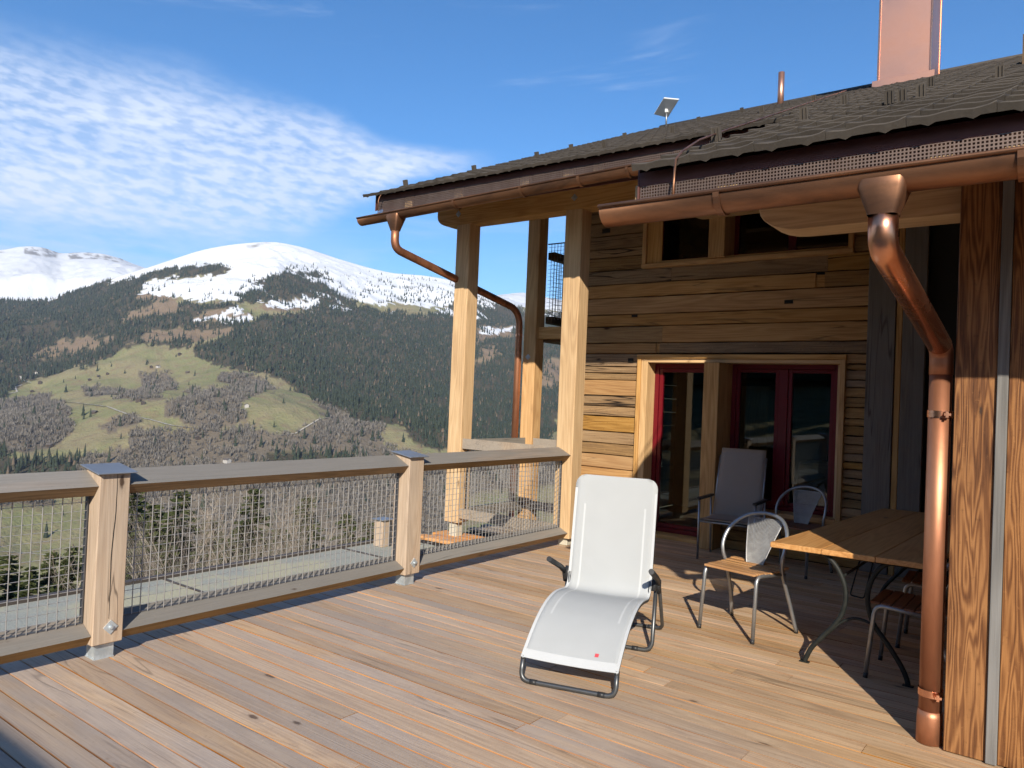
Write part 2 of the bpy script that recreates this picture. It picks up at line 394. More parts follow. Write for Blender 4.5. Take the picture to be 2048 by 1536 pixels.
SNOW = [(-400, 700), (-400, 400), (1300, 400), (1300, 612), (905, 600), (905, 606), (850, 614), (760, 606), (690, 602), (672, 572), (660, 548), (560, 540), (495, 563), (475, 600), (350, 602), (272, 578), (330, 562), (455, 541), (440, 529), (300, 540), (180, 567), (93, 600), (60, 583), (0, 583)]
BROAD = [[(-200, 800), (0, 800), (50, 792), (110, 792), (140, 850), (125, 890), (60, 905), (-200, 900)], [(320, 812), (380, 782), (470, 776), (500, 810), (480, 855), (400, 860), (335, 838)],
         [(240, 900), (270, 872), (420, 860), (600, 865), (640, 838), (700, 842), (760, 852), (790, 905), (905, 935), (1000, 920), (1130, 900), (1140, 960), (760, 1010), (600, 960), (420, 955), (240, 955)],
         [(280, 755), (340, 742), (352, 775), (290, 780)], [(200, 852), (265, 835), (290, 850), (215, 872)], [(160, 780), (330, 790), (320, 798), (170, 792)], [(150, 930), (240, 895), (240, 940), (160, 960)],
         [(620, 790), (690, 800), (690, 842), (625, 835)], [(430, 745), (520, 752), (560, 800), (500, 800)], [(700, 700), (760, 700), (770, 780), (710, 770)], [(950, 730), (1050, 740), (1060, 900), (960, 880)],
         [(210, 960), (900, 960), (900, 1140), (180, 1140)], [(-100, 950), (60, 960), (120, 1010), (-100, 1030)], [(30, 640), (120, 660), (60, 720), (-60, 740), (-60, 660)]]
PASTURE = [[(760, 864), (870, 872), (880, 908), (800, 905), (755, 880)], [(480, 800), (560, 770), (640, 822), (620, 850), (520, 862), (490, 850)]]
def cover(px, py, x, y):
    jx = (fbm(x / 110, y / 110, 5, 0.68) - 0.5) * 74; jy = (fbm(x / 110 + 40, y / 110 + 71, 5, 0.68) - 0.5) * 34
    qx, qy = px + jx, py + jy
    fo = np.zeros(px.shape); 
    for p in FOREST: fo = np.maximum(fo, inpoly(qx, qy, p))
    cl = np.zeros(px.shape)
    for p in CLEAR: cl = np.maximum(cl, inpoly(qx, qy, p))
    sn = inpoly(qx, qy, SNOW).astype(float)
    for p in SNOWP: sn = np.maximum(sn, inpoly(qx, qy, p))
    sn = np.maximum(sn, ((fo > 0) & (qy < 632) & (qx > 455) & (fbm(x / 90 + 77, y / 90 + 31, 4, 0.6) > 0.57)).astype(float))
    br = np.zeros(px.shape)
    for p in BROAD: br = np.maximum(br, inpoly(qx, qy, p))
    for p in PASTURE: br = np.where(inpoly(qx, qy, p), 0, br)
    return fo * (1 - cl), sn, br * (1 - fo), cl
FO, SN, BR, CL = cover(PX, PY, XX, YY)
off = (PX > 1400) | (PX < -350) | (np.abs(AZ) > 0.9)            # outside the surveyed slope: cover by height
FO = np.where(off, ((ZZ > -150) & (ZZ < 420) & (fbm(XX / 300, YY / 300, 4) > 0.45)).astype(float), FO)
SN = np.where(off, (ZZ > 420).astype(float), SN); SN = np.where(RRg > 6100, np.clip((ZZ - 250) / 60, 0, 1), SN)
BR = np.where(off, 0, BR)
FO = np.where(RRg > 6100, ((ZZ < 330) & (ZZ > -100)), FO)
# rock shows where the far ridges are steepest
gr = np.gradient(ZZ, axis=1) / np.gradient(RRg, axis=1)
nR = fbm(XX / 120 + 7, YY / 120 + 3, 5, 0.6)
ROCK = np.clip((nR - 0.66) * 7, 0, 1) * np.clip((RRg - 4300) / 300, 0, 1) * (np.clip((te_ := np.interp(AZ, _ba[:, 0], _ba[:, 1]) * 8800 + EYE) - ZZ, 0, 400) < 110)
ROCK = np.maximum(ROCK, ((RRg > 8350) & (RRg < 8900) & (((PX > 50) & (PX < 115)) | ((PX > 138) & (PX < 245)))) * np.clip((fbm(XX / 60 + 1, YY / 60 + 2, 4, 0.65) - 0.46) * 9, 0, 1))
na, nr = AZ.shape
verts = np.stack([XX, YY, ZZ], -1).reshape(-1, 3).astype(np.float32)
ii = np.arange(na * nr).reshape(na, nr)
quads = np.stack([ii[:-1, :-1], ii[1:, :-1], ii[1:, 1:], ii[:-1, 1:]], -1).reshape(-1, 4)
quads = np.concatenate([quads, np.stack([ii[-1, :-1], ii[0, :-1], ii[0, 1:], ii[-1, 1:]], -1)])
def np_mesh(verts, faces, k, smooth=True):
    me = bpy.data.meshes.new('m'); me.vertices.add(len(verts)); me.vertices.foreach_set('co', np.ascontiguousarray(verts, np.float32).ravel())
    nf = len(faces); me.loops.add(nf * k); me.loops.foreach_set('vertex_index', np.ascontiguousarray(faces, np.int32).ravel())
    me.polygons.add(nf); me.polygons.foreach_set('loop_start', np.arange(0, nf * k, k, dtype=np.int32)); me.polygons.foreach_set('loop_total', np.full(nf, k, np.int32))
    if smooth: me.polygons.foreach_set('use_smooth', np.ones(nf, bool))
    me.update(calc_edges=True); return me
tme = np_mesh(verts, quads[:, ::-1], 4)
def add_attr(me, name, a):
    at = me.attributes.new(name, 'FLOAT_COLOR', 'POINT'); at.data.foreach_set('color', np.ascontiguousarray(a, np.float32).ravel())
nearf = np.clip(1 - RRg / 900, 0, 1)
add_attr(tme, 'cover', np.stack([FO, SN, BR, CL], -1).reshape(-1, 4))
add_attr(tme, 'extra', np.stack([ROCK, nearf, ZZ * 0, ZZ * 0 + 1], -1).reshape(-1, 4))
s = NT('alpine_ground')
geo = s.n('ShaderNodeNewGeometry'); pos = geo.outputs['Position']
at = s.n('ShaderNodeAttribute', attribute_name='cover'); sp = s.n('ShaderNodeSeparateColor'); s.l(at.outputs['Color'], sp.inputs[0])
at2 = s.n('ShaderNodeAttribute', attribute_name='extra'); sp2 = s.n('ShaderNodeSeparateColor'); s.l(at2.outputs['Color'], sp2.inputs[0])
n1 = s.noise(pos, 0.006, 6, 0.6, 0.6); n2 = s.noise(pos, 0.03, 5, 0.6); n3 = s.noise(pos, 0.12, 4, 0.6)
grass = s.mix(s.rng(n1, 0.36, 0.62), (0.185, 0.190, 0.088), (0.235, 0.205, 0.115))
grass = s.mix(s.rng(n2, 0.45, 0.75), grass, (0.20, 0.15, 0.095))
grass = s.mix(s.math('MULTIPLY', s.rng(n3, 0.55, 0.8), 0.35), grass, (0.07, 0.065, 0.035))
dry = s.mix(n2, (0.17, 0.12, 0.075), (0.22, 0.165, 0.11))
grass = s.mix(at.outputs['Alpha'], grass, dry)
flo = s.mix(n2, (0.045, 0.042, 0.028), (0.085, 0.07, 0.045))
bro = s.mix(n2, (0.12, 0.098, 0.072), (0.175, 0.145, 0.105))
c = s.mix(sp.outputs[2], grass, bro); c = s.mix(sp.outputs[0], c, flo)
snc = s.mix(n3, (0.58, 0.61, 0.66), (0.70, 0.72, 0.745))
thaw = s.math('MULTIPLY', s.rng(s.noise(pos, 0.02, 5, 0.65, 0.5), 0.60, 0.68), 0.75)
snf = s.math('MULTIPLY', sp.outputs[1], s.math('SUBTRACT', 1.0, s.math('MULTIPLY', thaw, s.rng(s.n('ShaderNodeSeparateXYZ').outputs[2], 0, 1, 1, 1))))
sz = s.n('ShaderNodeSeparateXYZ'); s.l(pos, sz.inputs[0])
keep = s.rng(sz.outputs[2], 380.0, 640.0)
snf = s.math('MULTIPLY', sp.outputs[1], s.math('SUBTRACT', 1.0, s.math('MULTIPLY', thaw, s.math('SUBTRACT', 1.0, keep))))
c = s.mix(snf, c, snc)
c = s.mix(s.math('MULTIPLY', sp2.outputs[0], 0.8), c, (0.12, 0.105, 0.095))
s.principled(c, 0.9, 0.0, s.bump(s.math('ADD', n3, n2), 0.6, 6.0), 0.1)
terrain = mesh_obj('mountain_terrain', tme, s.mat, kind='structure')
terrain['label'] = 'valley and opposite mountain slope with meadows under snowy summits'

# ---- woods on the opposite slope: too many trees to count, one mass each
def scatter(weight, n, seed):
    rs = np.random.RandomState(seed)
    dA = np.gradient(_az)[:, None] * np.gradient(_rr)[None, :] * RRg
    w = (weight * dA)[:-1, :-1].ravel().astype(float); w[w < 0] = 0
    cw = np.cumsum(w); k = np.searchsorted(cw, rs.rand(n) * cw[-1]); i, j = np.unravel_index(np.clip(k, 0, len(w) - 1), (na - 1, nr - 1))
    u, v = rs.rand(n), rs.rand(n)
    a = AZ[i, j] * (1 - u) + AZ[i + 1, j] * u; r = RRg[i, j] * (1 - v) + RRg[i, j + 1] * v
    z = (ZZ[i, j] * (1 - u) + ZZ[i + 1, j] * u) * (1 - v) + (ZZ[i, j + 1] * (1 - u) + ZZ[i + 1, j + 1] * u) * v
    return r * (np.cos(a) * fx + np.sin(a) * gx), r * (np.cos(a) * fy + np.sin(a) * gy), z, rs
vis = ((PX > -420) & (PX < 1350) & (np.abs(AZ) < 0.95) & (RRg > 1000) & (RRg < 6000)).astype(float)
edge_n = fbm(XX / 70 + 11, YY / 70 + 23, 3, 0.6)
dens_f = FO * (0.35 + 0.9 * (edge_n > 0.42)) * (1 - 0.75 * SN)
spr = SN * np.clip((PX - 640) / 150, 0, 1) * np.clip((PY - 540) / 30, 0, 1) * (PX < 1050) * 0.34 * (edge_n > 0.47)
spr = spr + SN * (PX < 660) * np.clip((PY - 560) / 40, 0, 1) * 0.10 * (edge_n > 0.5)
spr = spr + CL * 0.05 + (1 - FO) * (1 - SN) * (1 - BR) * (1 - CL) * (0.003 + 0.05 * (fbm(XX / 45 + 5, YY / 45 + 61, 3, 0.6) > 0.66)) + BR * 0.05
def cones(x, y, z, h, r, rs, k=5):
    n = len(x); ang = rs.rand(n)[:, None] * 6.28 + np.arange(k)[None, :] * 6.2832 / k
    tiers = ((0.04, 1.0, 0.62), (0.38, 0.62, 1.0)); V = []; F = []; base = 0
    for (z0, rr0, z1) in tiers:
        jit = 0.8 + 0.4 * rs.rand(n, k)
        ring = np.stack([x[:, None] + np.cos(ang) * r[:, None] * rr0 * jit, y[:, None] + np.sin(ang) * r[:, None] * rr0 * jit, z[:, None] + h[:, None] * z0 + 0 * ang], -1)
        tip = np.stack([x, y, z + h * z1], -1)[:, None, :]
        v = np.concatenate([ring, tip], 1).reshape(-1, 3); V.append(v)
        b = base + np.arange(n)[:, None] * (k + 1)
        f = np.stack([b + np.arange(k)[None, :], b + (np.arange(k)[None, :] + 1) % k, np.broadcast_to(b + k, (n, k))], -1).reshape(-1, 3); F.append(f); base += n * (k + 1)
    return np.concatenate(V), np.concatenate(F)
def tree_mat(name, a, b, tr=0.0):
    s = NT(name); g = s.n('ShaderNodeNewGeometry'); 
    nz = s.noise(g.outputs['Position'], 0.02, 3)
    f = s.math('ADD', s.math('MULTIPLY', g.outputs['Random Per Island'], 0.6), s.math('MULTIPLY', nz, 0.5))
    c_ = s.mix(f, a, b)
    if tr > 0: c_ = s.mix(s.rng(g.outputs['Random Per Island'], 0.93, 0.96), c_, (0.13, 0.10, 0.07))
    s.principled(c_, 0.9, 0.0, None, 0.05); return s.mat
x, y, z, rs = scatter((dens_f + spr) * vis, 66000, 5)
h = 11 + 20 * rs.rand(len(x)) ** 1.3; hi = np.clip((z - 380) / 300, 0, 1); h *= 1 - 0.4 * hi
V, F = cones(x, y, z - 1.0, h, h * (0.13 + 0.09 * rs.rand(len(x))), rs)
fo_o = mesh_obj('conifer_forest', np_mesh(V, F, 3, False), tree_mat('far_conifer', (0.018, 0.027, 0.018), (0.050, 0.062, 0.040), 1))
setp(fo_o, 'dark conifer woods covering the opposite mountain slope', 'forest', None, 'stuff')
hx = ((AZ > -2.5) & (AZ < -1.6) & (RRg > 40) & (RRg < 420)).astype(float)  # wood out of view, added so the panes reflect something dark
x, y, z, rs = scatter(hx, 2600, 15)
h = 14 + 10 * rs.rand(len(x)); V, F = cones(x, y, z - 1.0, h, h * 0.2, rs, 6)
setp(mesh_obj('added_hillside_wood', np_mesh(V, F, 3, False), bpy.data.materials['far_conifer']), 'unseen spruce wood added on the rise beside the house to darken the panes', 'forest', None, 'stuff')
x, y, z, rs = scatter(BR * vis * (0.15 + (edge_n > 0.46)), 22000, 8)
n = len(x); k = 7; hh = 7 + 8 * rs.rand(n)
aa = rs.rand(n, k) * 6.283; lean = (0.10 + 0.40 * rs.rand(n, k)) * hh[:, None]; top = hh[:, None] * (0.55 + 0.5 * rs.rand(n, k)); wd = (0.35 + 0.5 * rs.rand(n, k))
bx, by, bz = x[:, None], y[:, None], z[:, None]
tipx = bx + np.cos(aa) * lean; tipy = by + np.sin(aa) * lean
p0 = np.stack([bx + 0 * aa, by + 0 * aa, bz - 0.5 + 0 * aa], -1)
p1 = np.stack([bx + np.cos(aa) * lean * 0.75 - np.sin(aa) * wd, by + np.sin(aa) * lean * 0.75 + np.cos(aa) * wd, bz + top * 0.6], -1)
p2 = np.stack([tipx, tipy, bz + top], -1)
p3 = np.stack([bx + np.cos(aa) * lean * 0.75 + np.sin(aa) * wd, by + np.sin(aa) * lean * 0.75 - np.cos(aa) * wd, bz + top * 0.6], -1)
V = np.stack([p0, p1, p2, p3], 2).reshape(-1, 3); F = np.arange(len(V)).reshape(-1, 4)
bf = mesh_obj('bare_woods', np_mesh(V, F, 4, False), tree_mat('bare_twigs_far', (0.115, 0.104, 0.090), (0.255, 0.232, 0.200)))
setp(bf, 'leafless grey brown broadleaf woods on the lower valley slopes', 'woods', None, 'stuff')

# ---- tracks and barns on the meadows
def hit(px, py):
    """first point of the terrain seen along a survey direction"""
    a, t = px_ae(px, py); r = np.concatenate([np.linspace(30, 1100, 400), np.linspace(1100, 6000, 3000)])
    z = terrain_z(np.full(r.shape, a), r); k = np.argmax(z > EYE + t * r) if (z > EYE + t * r).any() else len(r) - 1
    return a, r[k], z[k]
trk = plain('track_gravel', (0.42, 0.39, 0.34), 0.9, scale=0.3)
def track(pts, w, label):
    P = []
    for (q, p) in zip(pts[:-1], pts[1:]):
        for i in range(14):
            t = i / 14; a, r, z = hit(q[0] + (p[0] - q[0]) * t, q[1] + (p[1] - q[1]) * t)
            P.append(Vector((r * (math.cos(a) * fx + math.sin(a) * gx), r * (math.cos(a) * fy + math.sin(a) * gy), z + 1.2)))
    V = []; F = []
    for i, p in enumerate(P):
        d = (P[min(i + 1, len(P) - 1)] - P[max(i - 1, 0)]); d.z = 0; d.normalize(); sd = Vector((-d.y, d.x, 0)) * w
        V += [p + sd, p - sd]
        if i: F.append((2 * i - 2, 2 * i - 1, 2 * i + 1, 2 * i))
    me = pyd(V, F)
    o = mesh_obj('mountain_track', me, trk, kind='structure'); o['label'] = label
track([(90, 802), (150, 806), (215, 814), (262, 832), (300, 840), (345, 852), (430, 862), (452, 866)], 3.2, 'pale gravel track crossing the meadows below the barns')
track([(0, 792), (34, 784), (30, 774), (62, 766), (44, 760), (40, 752)], 2.6, 'pale winding track at the left edge of the meadows')
track([(-40, 1100), (0, 1104), (60, 1108), (126, 1115)], 1.2, 'pale lane seen low through the left mesh panel')
track([(560, 872), (590, 868), (640, 838), (660, 836)], 2.2, 'short pale track beside the lower woods')
barn_w = wood('barn_wood', (0.035, 0.025, 0.02), (0.06, 0.045, 0.035), (0.10, 0.08, 0.06), 'X'); barn_r = plain('barn_roof', (0.10, 0.085, 0.075), 0.9); barn_p = plain('white_render', (0.42, 0.40, 0.37), 0.9)
BARNS = [(359, 710, 10, 0, 'small dark barn highest on the meadow below the forest edge'), (302, 735, 9, 0, 'left of the paired barns in mid meadow'), (316, 735, 10, 1, 'pale hut, right of the paired barns in mid meadow'), (215, 749, 9, 0, 'dark barn on the upper meadow, right of a row of three'),
         (197, 754, 8, 0, 'dark barn, middle one of three on the upper meadow'), (179, 761, 9, 0, 'dark barn, left one of three on the upper meadow'), (80, 767, 11, 0, 'dark barn beside the winding track'), (61, 755, 9, 0, 'dark barn above the winding track'), (73, 747, 9, 1, 'white house above the winding track'), (64, 784, 9, 0, 'dark barn just below the winding track'),
         (276, 803, 11, 0, 'dark barn left of a pair above the gravel track'), (286, 808, 10, 0, 'dark barn right of a pair above the gravel track'), (136, 829, 10, 0, 'dark barn below the gravel track near the left wood'), (189, 827, 10, 0, 'dark barn just below the bend of the gravel track'), (493, 814, 10, 1, 'pale hut beside the round leafless copse'),
         (54, 894, 10, 0, 'dark barn low on the slope at far left'), (101, 894, 10, 0, 'dark barn low on the slope beside the far left barn'), (375, 746, 8, 0, 'small barn under the forest edge on the right of the meadow'), (454, 925, 11, 1, 'white house just above the railing in the lower woods'), (394, 878, 9, 0, 'reddish barn among the lower leafless woods')]
for (px, py, w, kind, lab) in BARNS:
    a, r, z = hit(px, py); t = empty('barn' if not kind else 'farmhouse', (r * (math.cos(a) * fx + math.sin(a) * gx), r * (math.cos(a) * fy + math.sin(a) * gy), z - 0.3), rnd.uniform(-0.6, 0.6), label=lab, cat='barn' if not kind else 'house', group='farm buildings on the opposite slope')
    w = w * 1.25; L, D, Hh = w * 1.0, w * 0.75, w * 0.42
    mesh_obj('wall', prism_me([(-D / 2, -2), (D / 2, -2), (D / 2, Hh), (0, Hh + D * 0.28), (-D / 2, Hh)], -L / 2, L / 2, 'X'), barn_p if kind else barn_w, t)
    e = 0.7
    mesh_obj('roof', prism_me([(-D / 2 - e, Hh - e * 0.5), (0, Hh + D * 0.29), (D / 2 + e, Hh - e * 0.5), (D / 2 + e, Hh - e * 0.5 + 0.5), (0, Hh + D * 0.29 + 0.5), (-D / 2 - e, Hh - e * 0.5 + 0.5)], -L / 2 - e, L / 2 + e, 'X'), barn_r, t)
# ------------------------------------------------------------------ timber and metal palette
LD, LM, LL = (0.33, 0.165, 0.058), (0.50, 0.285, 0.110), (0.64, 0.405, 0.180)
larch = {a: wood('larch_' + a, LD, LM, LL, a, knots=0.7, var=0.16, bump=0.12) for a in 'XYZ'}
larch_pale = {a: wood('spruce_' + a, (0.42, 0.26, 0.13), (0.56, 0.37, 0.19), (0.68, 0.48, 0.27), a, knots=0.6, var=0.14, bump=0.10) for a in 'XYZ'}
post_w = wood('post_weathered', (0.30, 0.20, 0.125), (0.44, 0.31, 0.205), (0.56, 0.42, 0.29), 'Z', knots=0.9, var=0.12, grey=(0.42, 0.36, 0.295), grey_amt=0.45, cracks=0.7)
rail_w = wood('rail_weathered', (0.17, 0.125, 0.088), (0.26, 0.20, 0.15), (0.35, 0.28, 0.22), 'Y', ring=1.4, knots=0.8, var=0.2, grey=(0.215, 0.200, 0.178), grey_amt=1.0, speck=0.3, cracks=0.4)
rail_x = wood('rail_weathered_x', (0.26, 0.18, 0.12), (0.38, 0.28, 0.19), (0.48, 0.37, 0.26), 'X', knots=0.8, var=0.2, grey=(0.31, 0.28, 0.24), grey_amt=0.7, cracks=0.4)
rail_under = wood('rail_fresh_side', (0.13, 0.075, 0.032), (0.22, 0.13, 0.055), (0.30, 0.18, 0.08), 'Y', knots=0.7, var=0.2)
def exposed(s):       # boards out from under the roof have greyed the most
    g = s.n('ShaderNodeNewGeometry'); sx = s.n('ShaderNodeSeparateXYZ'); s.l(g.outputs['Position'], sx.inputs[0])
    d = s.math('ADD', s.math('MULTIPLY', sx.outputs[1], -0.16), s.math('MULTIPLY', sx.outputs[0], -0.16))
    return s.rng(s.math('ADD', d, s.math('MULTIPLY', s.noise(g.outputs['Position'], 1.1, 3), 0.5)), -0.46, 0.36)
deck_top = wood('deck_weathered', (0.310, 0.190, 0.102), (0.480, 0.318, 0.180), (0.630, 0.445, 0.265), 'X', knots=0.75, speck=0.5, var=0.30, rough=0.66, bump=0.30, grey=(0.370, 0.322, 0.290), grey_amt=1.0, grey_var=0.55, mask=exposed, cracks=0.35)
deck_side = wood('deck_fresh_edge', (0.20, 0.085, 0.03), (0.34, 0.155, 0.06), (0.46, 0.25, 0.10), 'X', knots=0.2, var=0.8)
plank_old = wood('old_plank', (0.160, 0.085, 0.034), (0.330, 0.190, 0.076), (0.49, 0.31, 0.140), 'X', knots=1.0, speck=0.8, var=0.50, bump=0.7, rough=0.85, grey=(0.20, 0.16, 0.12), grey_amt=0.55, grey_var=0.9, cracks=1.0, ring=0.9)
plank_new = wood('newer_plank', (0.26, 0.13, 0.05), (0.40, 0.22, 0.085), (0.52, 0.32, 0.14), 'X', knots=0.9, var=0.2, bump=0.4, cracks=0.5)
grey_board = wood('grey_board', (0.085, 0.065, 0.05), (0.15, 0.118, 0.09), (0.23, 0.19, 0.155), 'Z', knots=0.9, var=0.2, bump=0.6, cracks=0.6, grey=(0.17, 0.155, 0.14), grey_amt=0.8)
brown_board = wood('stained_board', (0.045, 0.015, 0.005), (0.150, 0.056, 0.015), (0.31, 0.138, 0.040), 'Z', knots=1.0, var=0.18, bump=0.4, ring=1.7, rough=0.5, scale=2.3, speck=0.5)
batten_m = wood('grey_batten', (0.11, 0.107, 0.102), (0.165, 0.16, 0.152), (0.24, 0.235, 0.225), 'Z', knots=0.2, var=0.1, bump=0.5)
copper_old = metal('copper_aged', (0.31, 0.150, 0.080), 0.46, 0.8, (0.125, 0.066, 0.042), 5.0, 0.05, (0.35, 1, 1))
copper_new = metal('copper_bright', (0.78, 0.40, 0.255), 0.27, 1.0, (0.62, 0.29, 0.17), 2.5, 0.03)
copper_pipe = metal('copper_pipe', (0.54, 0.25, 0.14), 0.52, 0.8, (0.30, 0.125, 0.068), 5.0, 0.05, (1, 1, 0.25))
copper_clad = metal('copper_cladding', (0.66, 0.36, 0.26), 0.42, 0.9, (0.58, 0.30, 0.21), 1.2, 0.02)
copper_dark = metal('copper_fascia', (0.20, 0.085, 0.07), 0.6, 0.5, (0.15, 0.065, 0.055), 3.0, 0.02)
galv = metal('galvanised', (0.62, 0.67, 0.70), 0.5, 0.6, (0.42, 0.47, 0.50), 14.0, 0.02)
steel_cap = metal('zinc_cap', (0.29, 0.315, 0.35), 0.5, 0.6, (0.24, 0.26, 0.29), 3.0, 0.01)
wire_m = metal('steel_wire', (0.44, 0.43, 0.42), 0.5, 0.5, (0.36, 0.35, 0.34), 30.0, 0.0)
frame_m = metal('steel_frame', (0.16, 0.165, 0.175), 0.55, 0.7, (0.12, 0.12, 0.13), 20.0, 0.0)
def tile_material():
    s = NT('concrete_tile'); v, rand = s.objcoord(); g = s.n('ShaderNodeNewGeometry'); ps = g.outputs['Position']
    n1_ = s.noise(ps, 5.0, 5, 0.65); n2_ = s.noise(ps, 60.0, 4, 0.6)
    c = s.mix(n1_, (0.040, 0.033, 0.027), (0.082, 0.069, 0.056)); c = s.mix(s.math('MULTIPLY', s.rng(n2_, 0.55, 0.8), 0.4), c, (0.13, 0.12, 0.10))
    hs = s.n('ShaderNodeHueSaturation'); s.l(c, hs.inputs['Color']); s.l(s.math('MULTIPLY_ADD', s.math('ADD', s.math('MULTIPLY', rand, 0.5), s.math('MULTIPLY', g.outputs['Random Per Island'], 0.5)), 0.7, 0.65), hs.inputs['Value'])
    s.principled(hs.outputs[0], 0.78, 0, s.bump(n2_, 0.3, 0.003), 0.3); return s.mat
tile_m = tile_material()
red_pt = plain('red_paint', (0.13, 0.003, 0.010), 0.32, 0.0, 0.06, 6.0, 0.02, 0.5)
black_m = plain('dark_void', (0.02, 0.018, 0.015), 0.9)
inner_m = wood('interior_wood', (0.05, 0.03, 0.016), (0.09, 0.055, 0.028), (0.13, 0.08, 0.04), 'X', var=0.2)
def glass_mat():
    s = NT('window_glass'); fr = s.n('ShaderNodeFresnel'); fr.inputs[0].default_value = 1.5
    g = s.n('ShaderNodeBsdfGlossy'); g.inputs['Roughness'].default_value = 0.012; g.inputs['Color'].default_value = (0.93, 0.96, 0.97, 1)
    t = s.n('ShaderNodeBsdfTransparent'); t.inputs['Color'].default_value = (0.62, 0.65, 0.64, 1)
    m = s.n('ShaderNodeMixShader'); s.l(s.math('MULTIPLY_ADD', fr.outputs[0], 1.15, 0.015, True), m.inputs[0]); s.l(t.outputs[0], m.inputs[1]); s.l(g.outputs[0], m.inputs[2])
    s.l(m.outputs[0], s.out.inputs['Surface']); return s.mat
glass = glass_mat()

# ------------------------------------------------------------------ deck
deck = mesh_obj('deck', box_me((9.6, 14.2, 0.05)), black_m, None, (-0.15, 1.35, -0.085), kind='structure')
deck['label'] = 'weathered larch boards of the sunny terrace'
PITCH = 0.1165; TH = 0.028
def board_me(L):
    bm = bmesh.new(); w = PITCH - 0.0042; b = 0.0024
    bm_box(bm, (L, w, TH)); bmesh.ops.bevel(bm, geom=[e for e in bm.edges if abs(e.verts[0].co.x - e.verts[1].co.x) > L * 0.5], offset=b, segments=1, affect='EDGES')
    bm.normal_update()
    for f in bm.faces: f.material_index = 0 if f.normal.z > 0.9 else 1
    return from_bm(bm)
y0 = 1.338 - 54 * PITCH; i = 0
while True:
    yc = y0 + (i + 0.5) * PITCH
    if yc > 8.30: break
    xr = 4.2 if yc < 4.14 else -0.25
    cuts = [-4.93 + rnd.uniform(-0.012, 0.012)]
    x = -4.93 + rnd.uniform(2.0, 4.6)
    while x < xr - 0.8: cuts.append(x); x += 4.0 + rnd.uniform(-0.6, 0.4)
    cuts.append(xr)
    for a, b in zip(cuts[:-1], cuts[1:]):
        L = b - a - 0.003
        o = mesh_obj('deck_board', board_me(L), [deck_top, deck_side], deck)
        o.location = Vector(((a + b) / 2, yc, -TH / 2 + rnd.uniform(-0.0012, 0.0012))) - deck.location
        o.rotation_euler = (rnd.uniform(-0.006, 0.006), 0, 0)
    i += 1

# ------------------------------------------------------------------ deck railing
RX = -4.505
railing = empty('deck_railing', (RX, 0, 0), label='weathered timber railing with wire mesh panels along the terrace edge', cat='railing')
def L_(p): return Vector(p) - railing.location
POSTS = [4.594, 2.125, -0.34, -2.80, -5.25]
cap_me = None
def wedge_post_me(w, z0, z1, rise):
    bm = bmesh.new(); h = w / 2
    vs = [bm.verts.new((sx * h, sy * h, z0)) for sx, sy in ((-1, -1), (1, -1), (1, 1), (-1, 1))] + [bm.verts.new((sx * h, sy * h, z1 + (rise if sx < 0 else 0))) for sx, sy in ((-1, -1), (1, -1), (1, 1), (-1, 1))]
    for f in ((3, 2, 1, 0), (4, 5, 6, 7), (0, 1, 5, 4), (1, 2, 6, 5), (2, 3, 7, 6), (3, 0, 4, 7)): bm.faces.new([vs[k] for k in f])
    bmesh.ops.bevel(bm, geom=bm.edges[:], offset=0.005, segments=1, affect='EDGES'); return from_bm(bm)
pme = wedge_post_me(0.172, 0.092, 1.066, 0.026); pme.materials.append(post_w)
tilt = -math.atan(0.026 / 0.172)
capm = box_me((0.232, 0.225, 0.007), 0.002); capm.materials.append(steel_cap)
brm = None
def bracket_me():
    bm = bmesh.new(); bm_box(bm, (0.012, 0.105, 0.1), (0.047, 0, 0.052)); bm_box(bm, (0.012, 0.105, 0.1), (-0.047, 0, 0.052)); bm_box(bm, (0.082, 0.10, 0.09), (0, 0, 0.05)); bm_box(bm, (0.112, 0.112, 0.006), (0, 0, 0.004)); return from_bm(bm)
def bolt_me():
    bm = bmesh.new(); bm_box(bm, (0.006, 0.058, 0.058), (0, 0, 0), Euler((math.radians(45), 0, 0)))
    tube_geo(bm, [(0.003, 0, 0), (0.014, 0, 0)], 0.013, 6); tube_geo(bm, [(0.014, 0, 0), (0.019, 0, 0)], 0.008, 8); return from_bm(bm)
brm = bracket_me(); brm.materials.append(galv); btm = bolt_me(); btm.materials.append(galv)
for yp in POSTS:
    p = mesh_obj('post', pme, None, railing, (0, yp, 0))
    mesh_obj('cap', capm, None, p, (0.003, 0, 1.066 + 0.013 + 0.006), (0, -tilt, 0))
    mesh_obj('bracket', brm, None, p); mesh_obj('bolt_plate', btm, None, p, (0.089, 0.012, 0.185))
def crack(parent, pts, w):
    V = []; F = []
    for i_, (y_, z_) in enumerate(pts):
        ww = w * (0.35 + 0.65 * math.sin(math.pi * (i_ + 0.5) / len(pts))); V += [(0.0868, y_ - ww, z_), (0.0868, y_ + ww, z_)]
        if i_: F.append((2 * i_ - 2, 2 * i_ - 1, 2 * i_ + 1, 2 * i_))
    mesh_obj('split', pyd(V, F), black_m, parent)
cr = random.Random(4)
crack([o for o in railing.children if abs(o.location.y - 2.125) < 0.01][0], [(0.010 + 0.004 * math.sin(k * 0.35) - 0.0006 * k + cr.uniform(-0.001, 0.001), 1.062 - k * 0.036) for k in range(24)], 0.0030)
PROF = [(0.078, 0.0), (-0.080, 0.078), (-0.082, -0.045), (0.030, -0.058)]
def rail_me(L):
    me = prism_me(PROF, -L / 2, L / 2, 'Y')
    me.materials.append(rail_w); me.materials.append(rail_under)
    for f in me.polygons:
        if f.normal.z < -0.3: f.material_index = 1
    return me
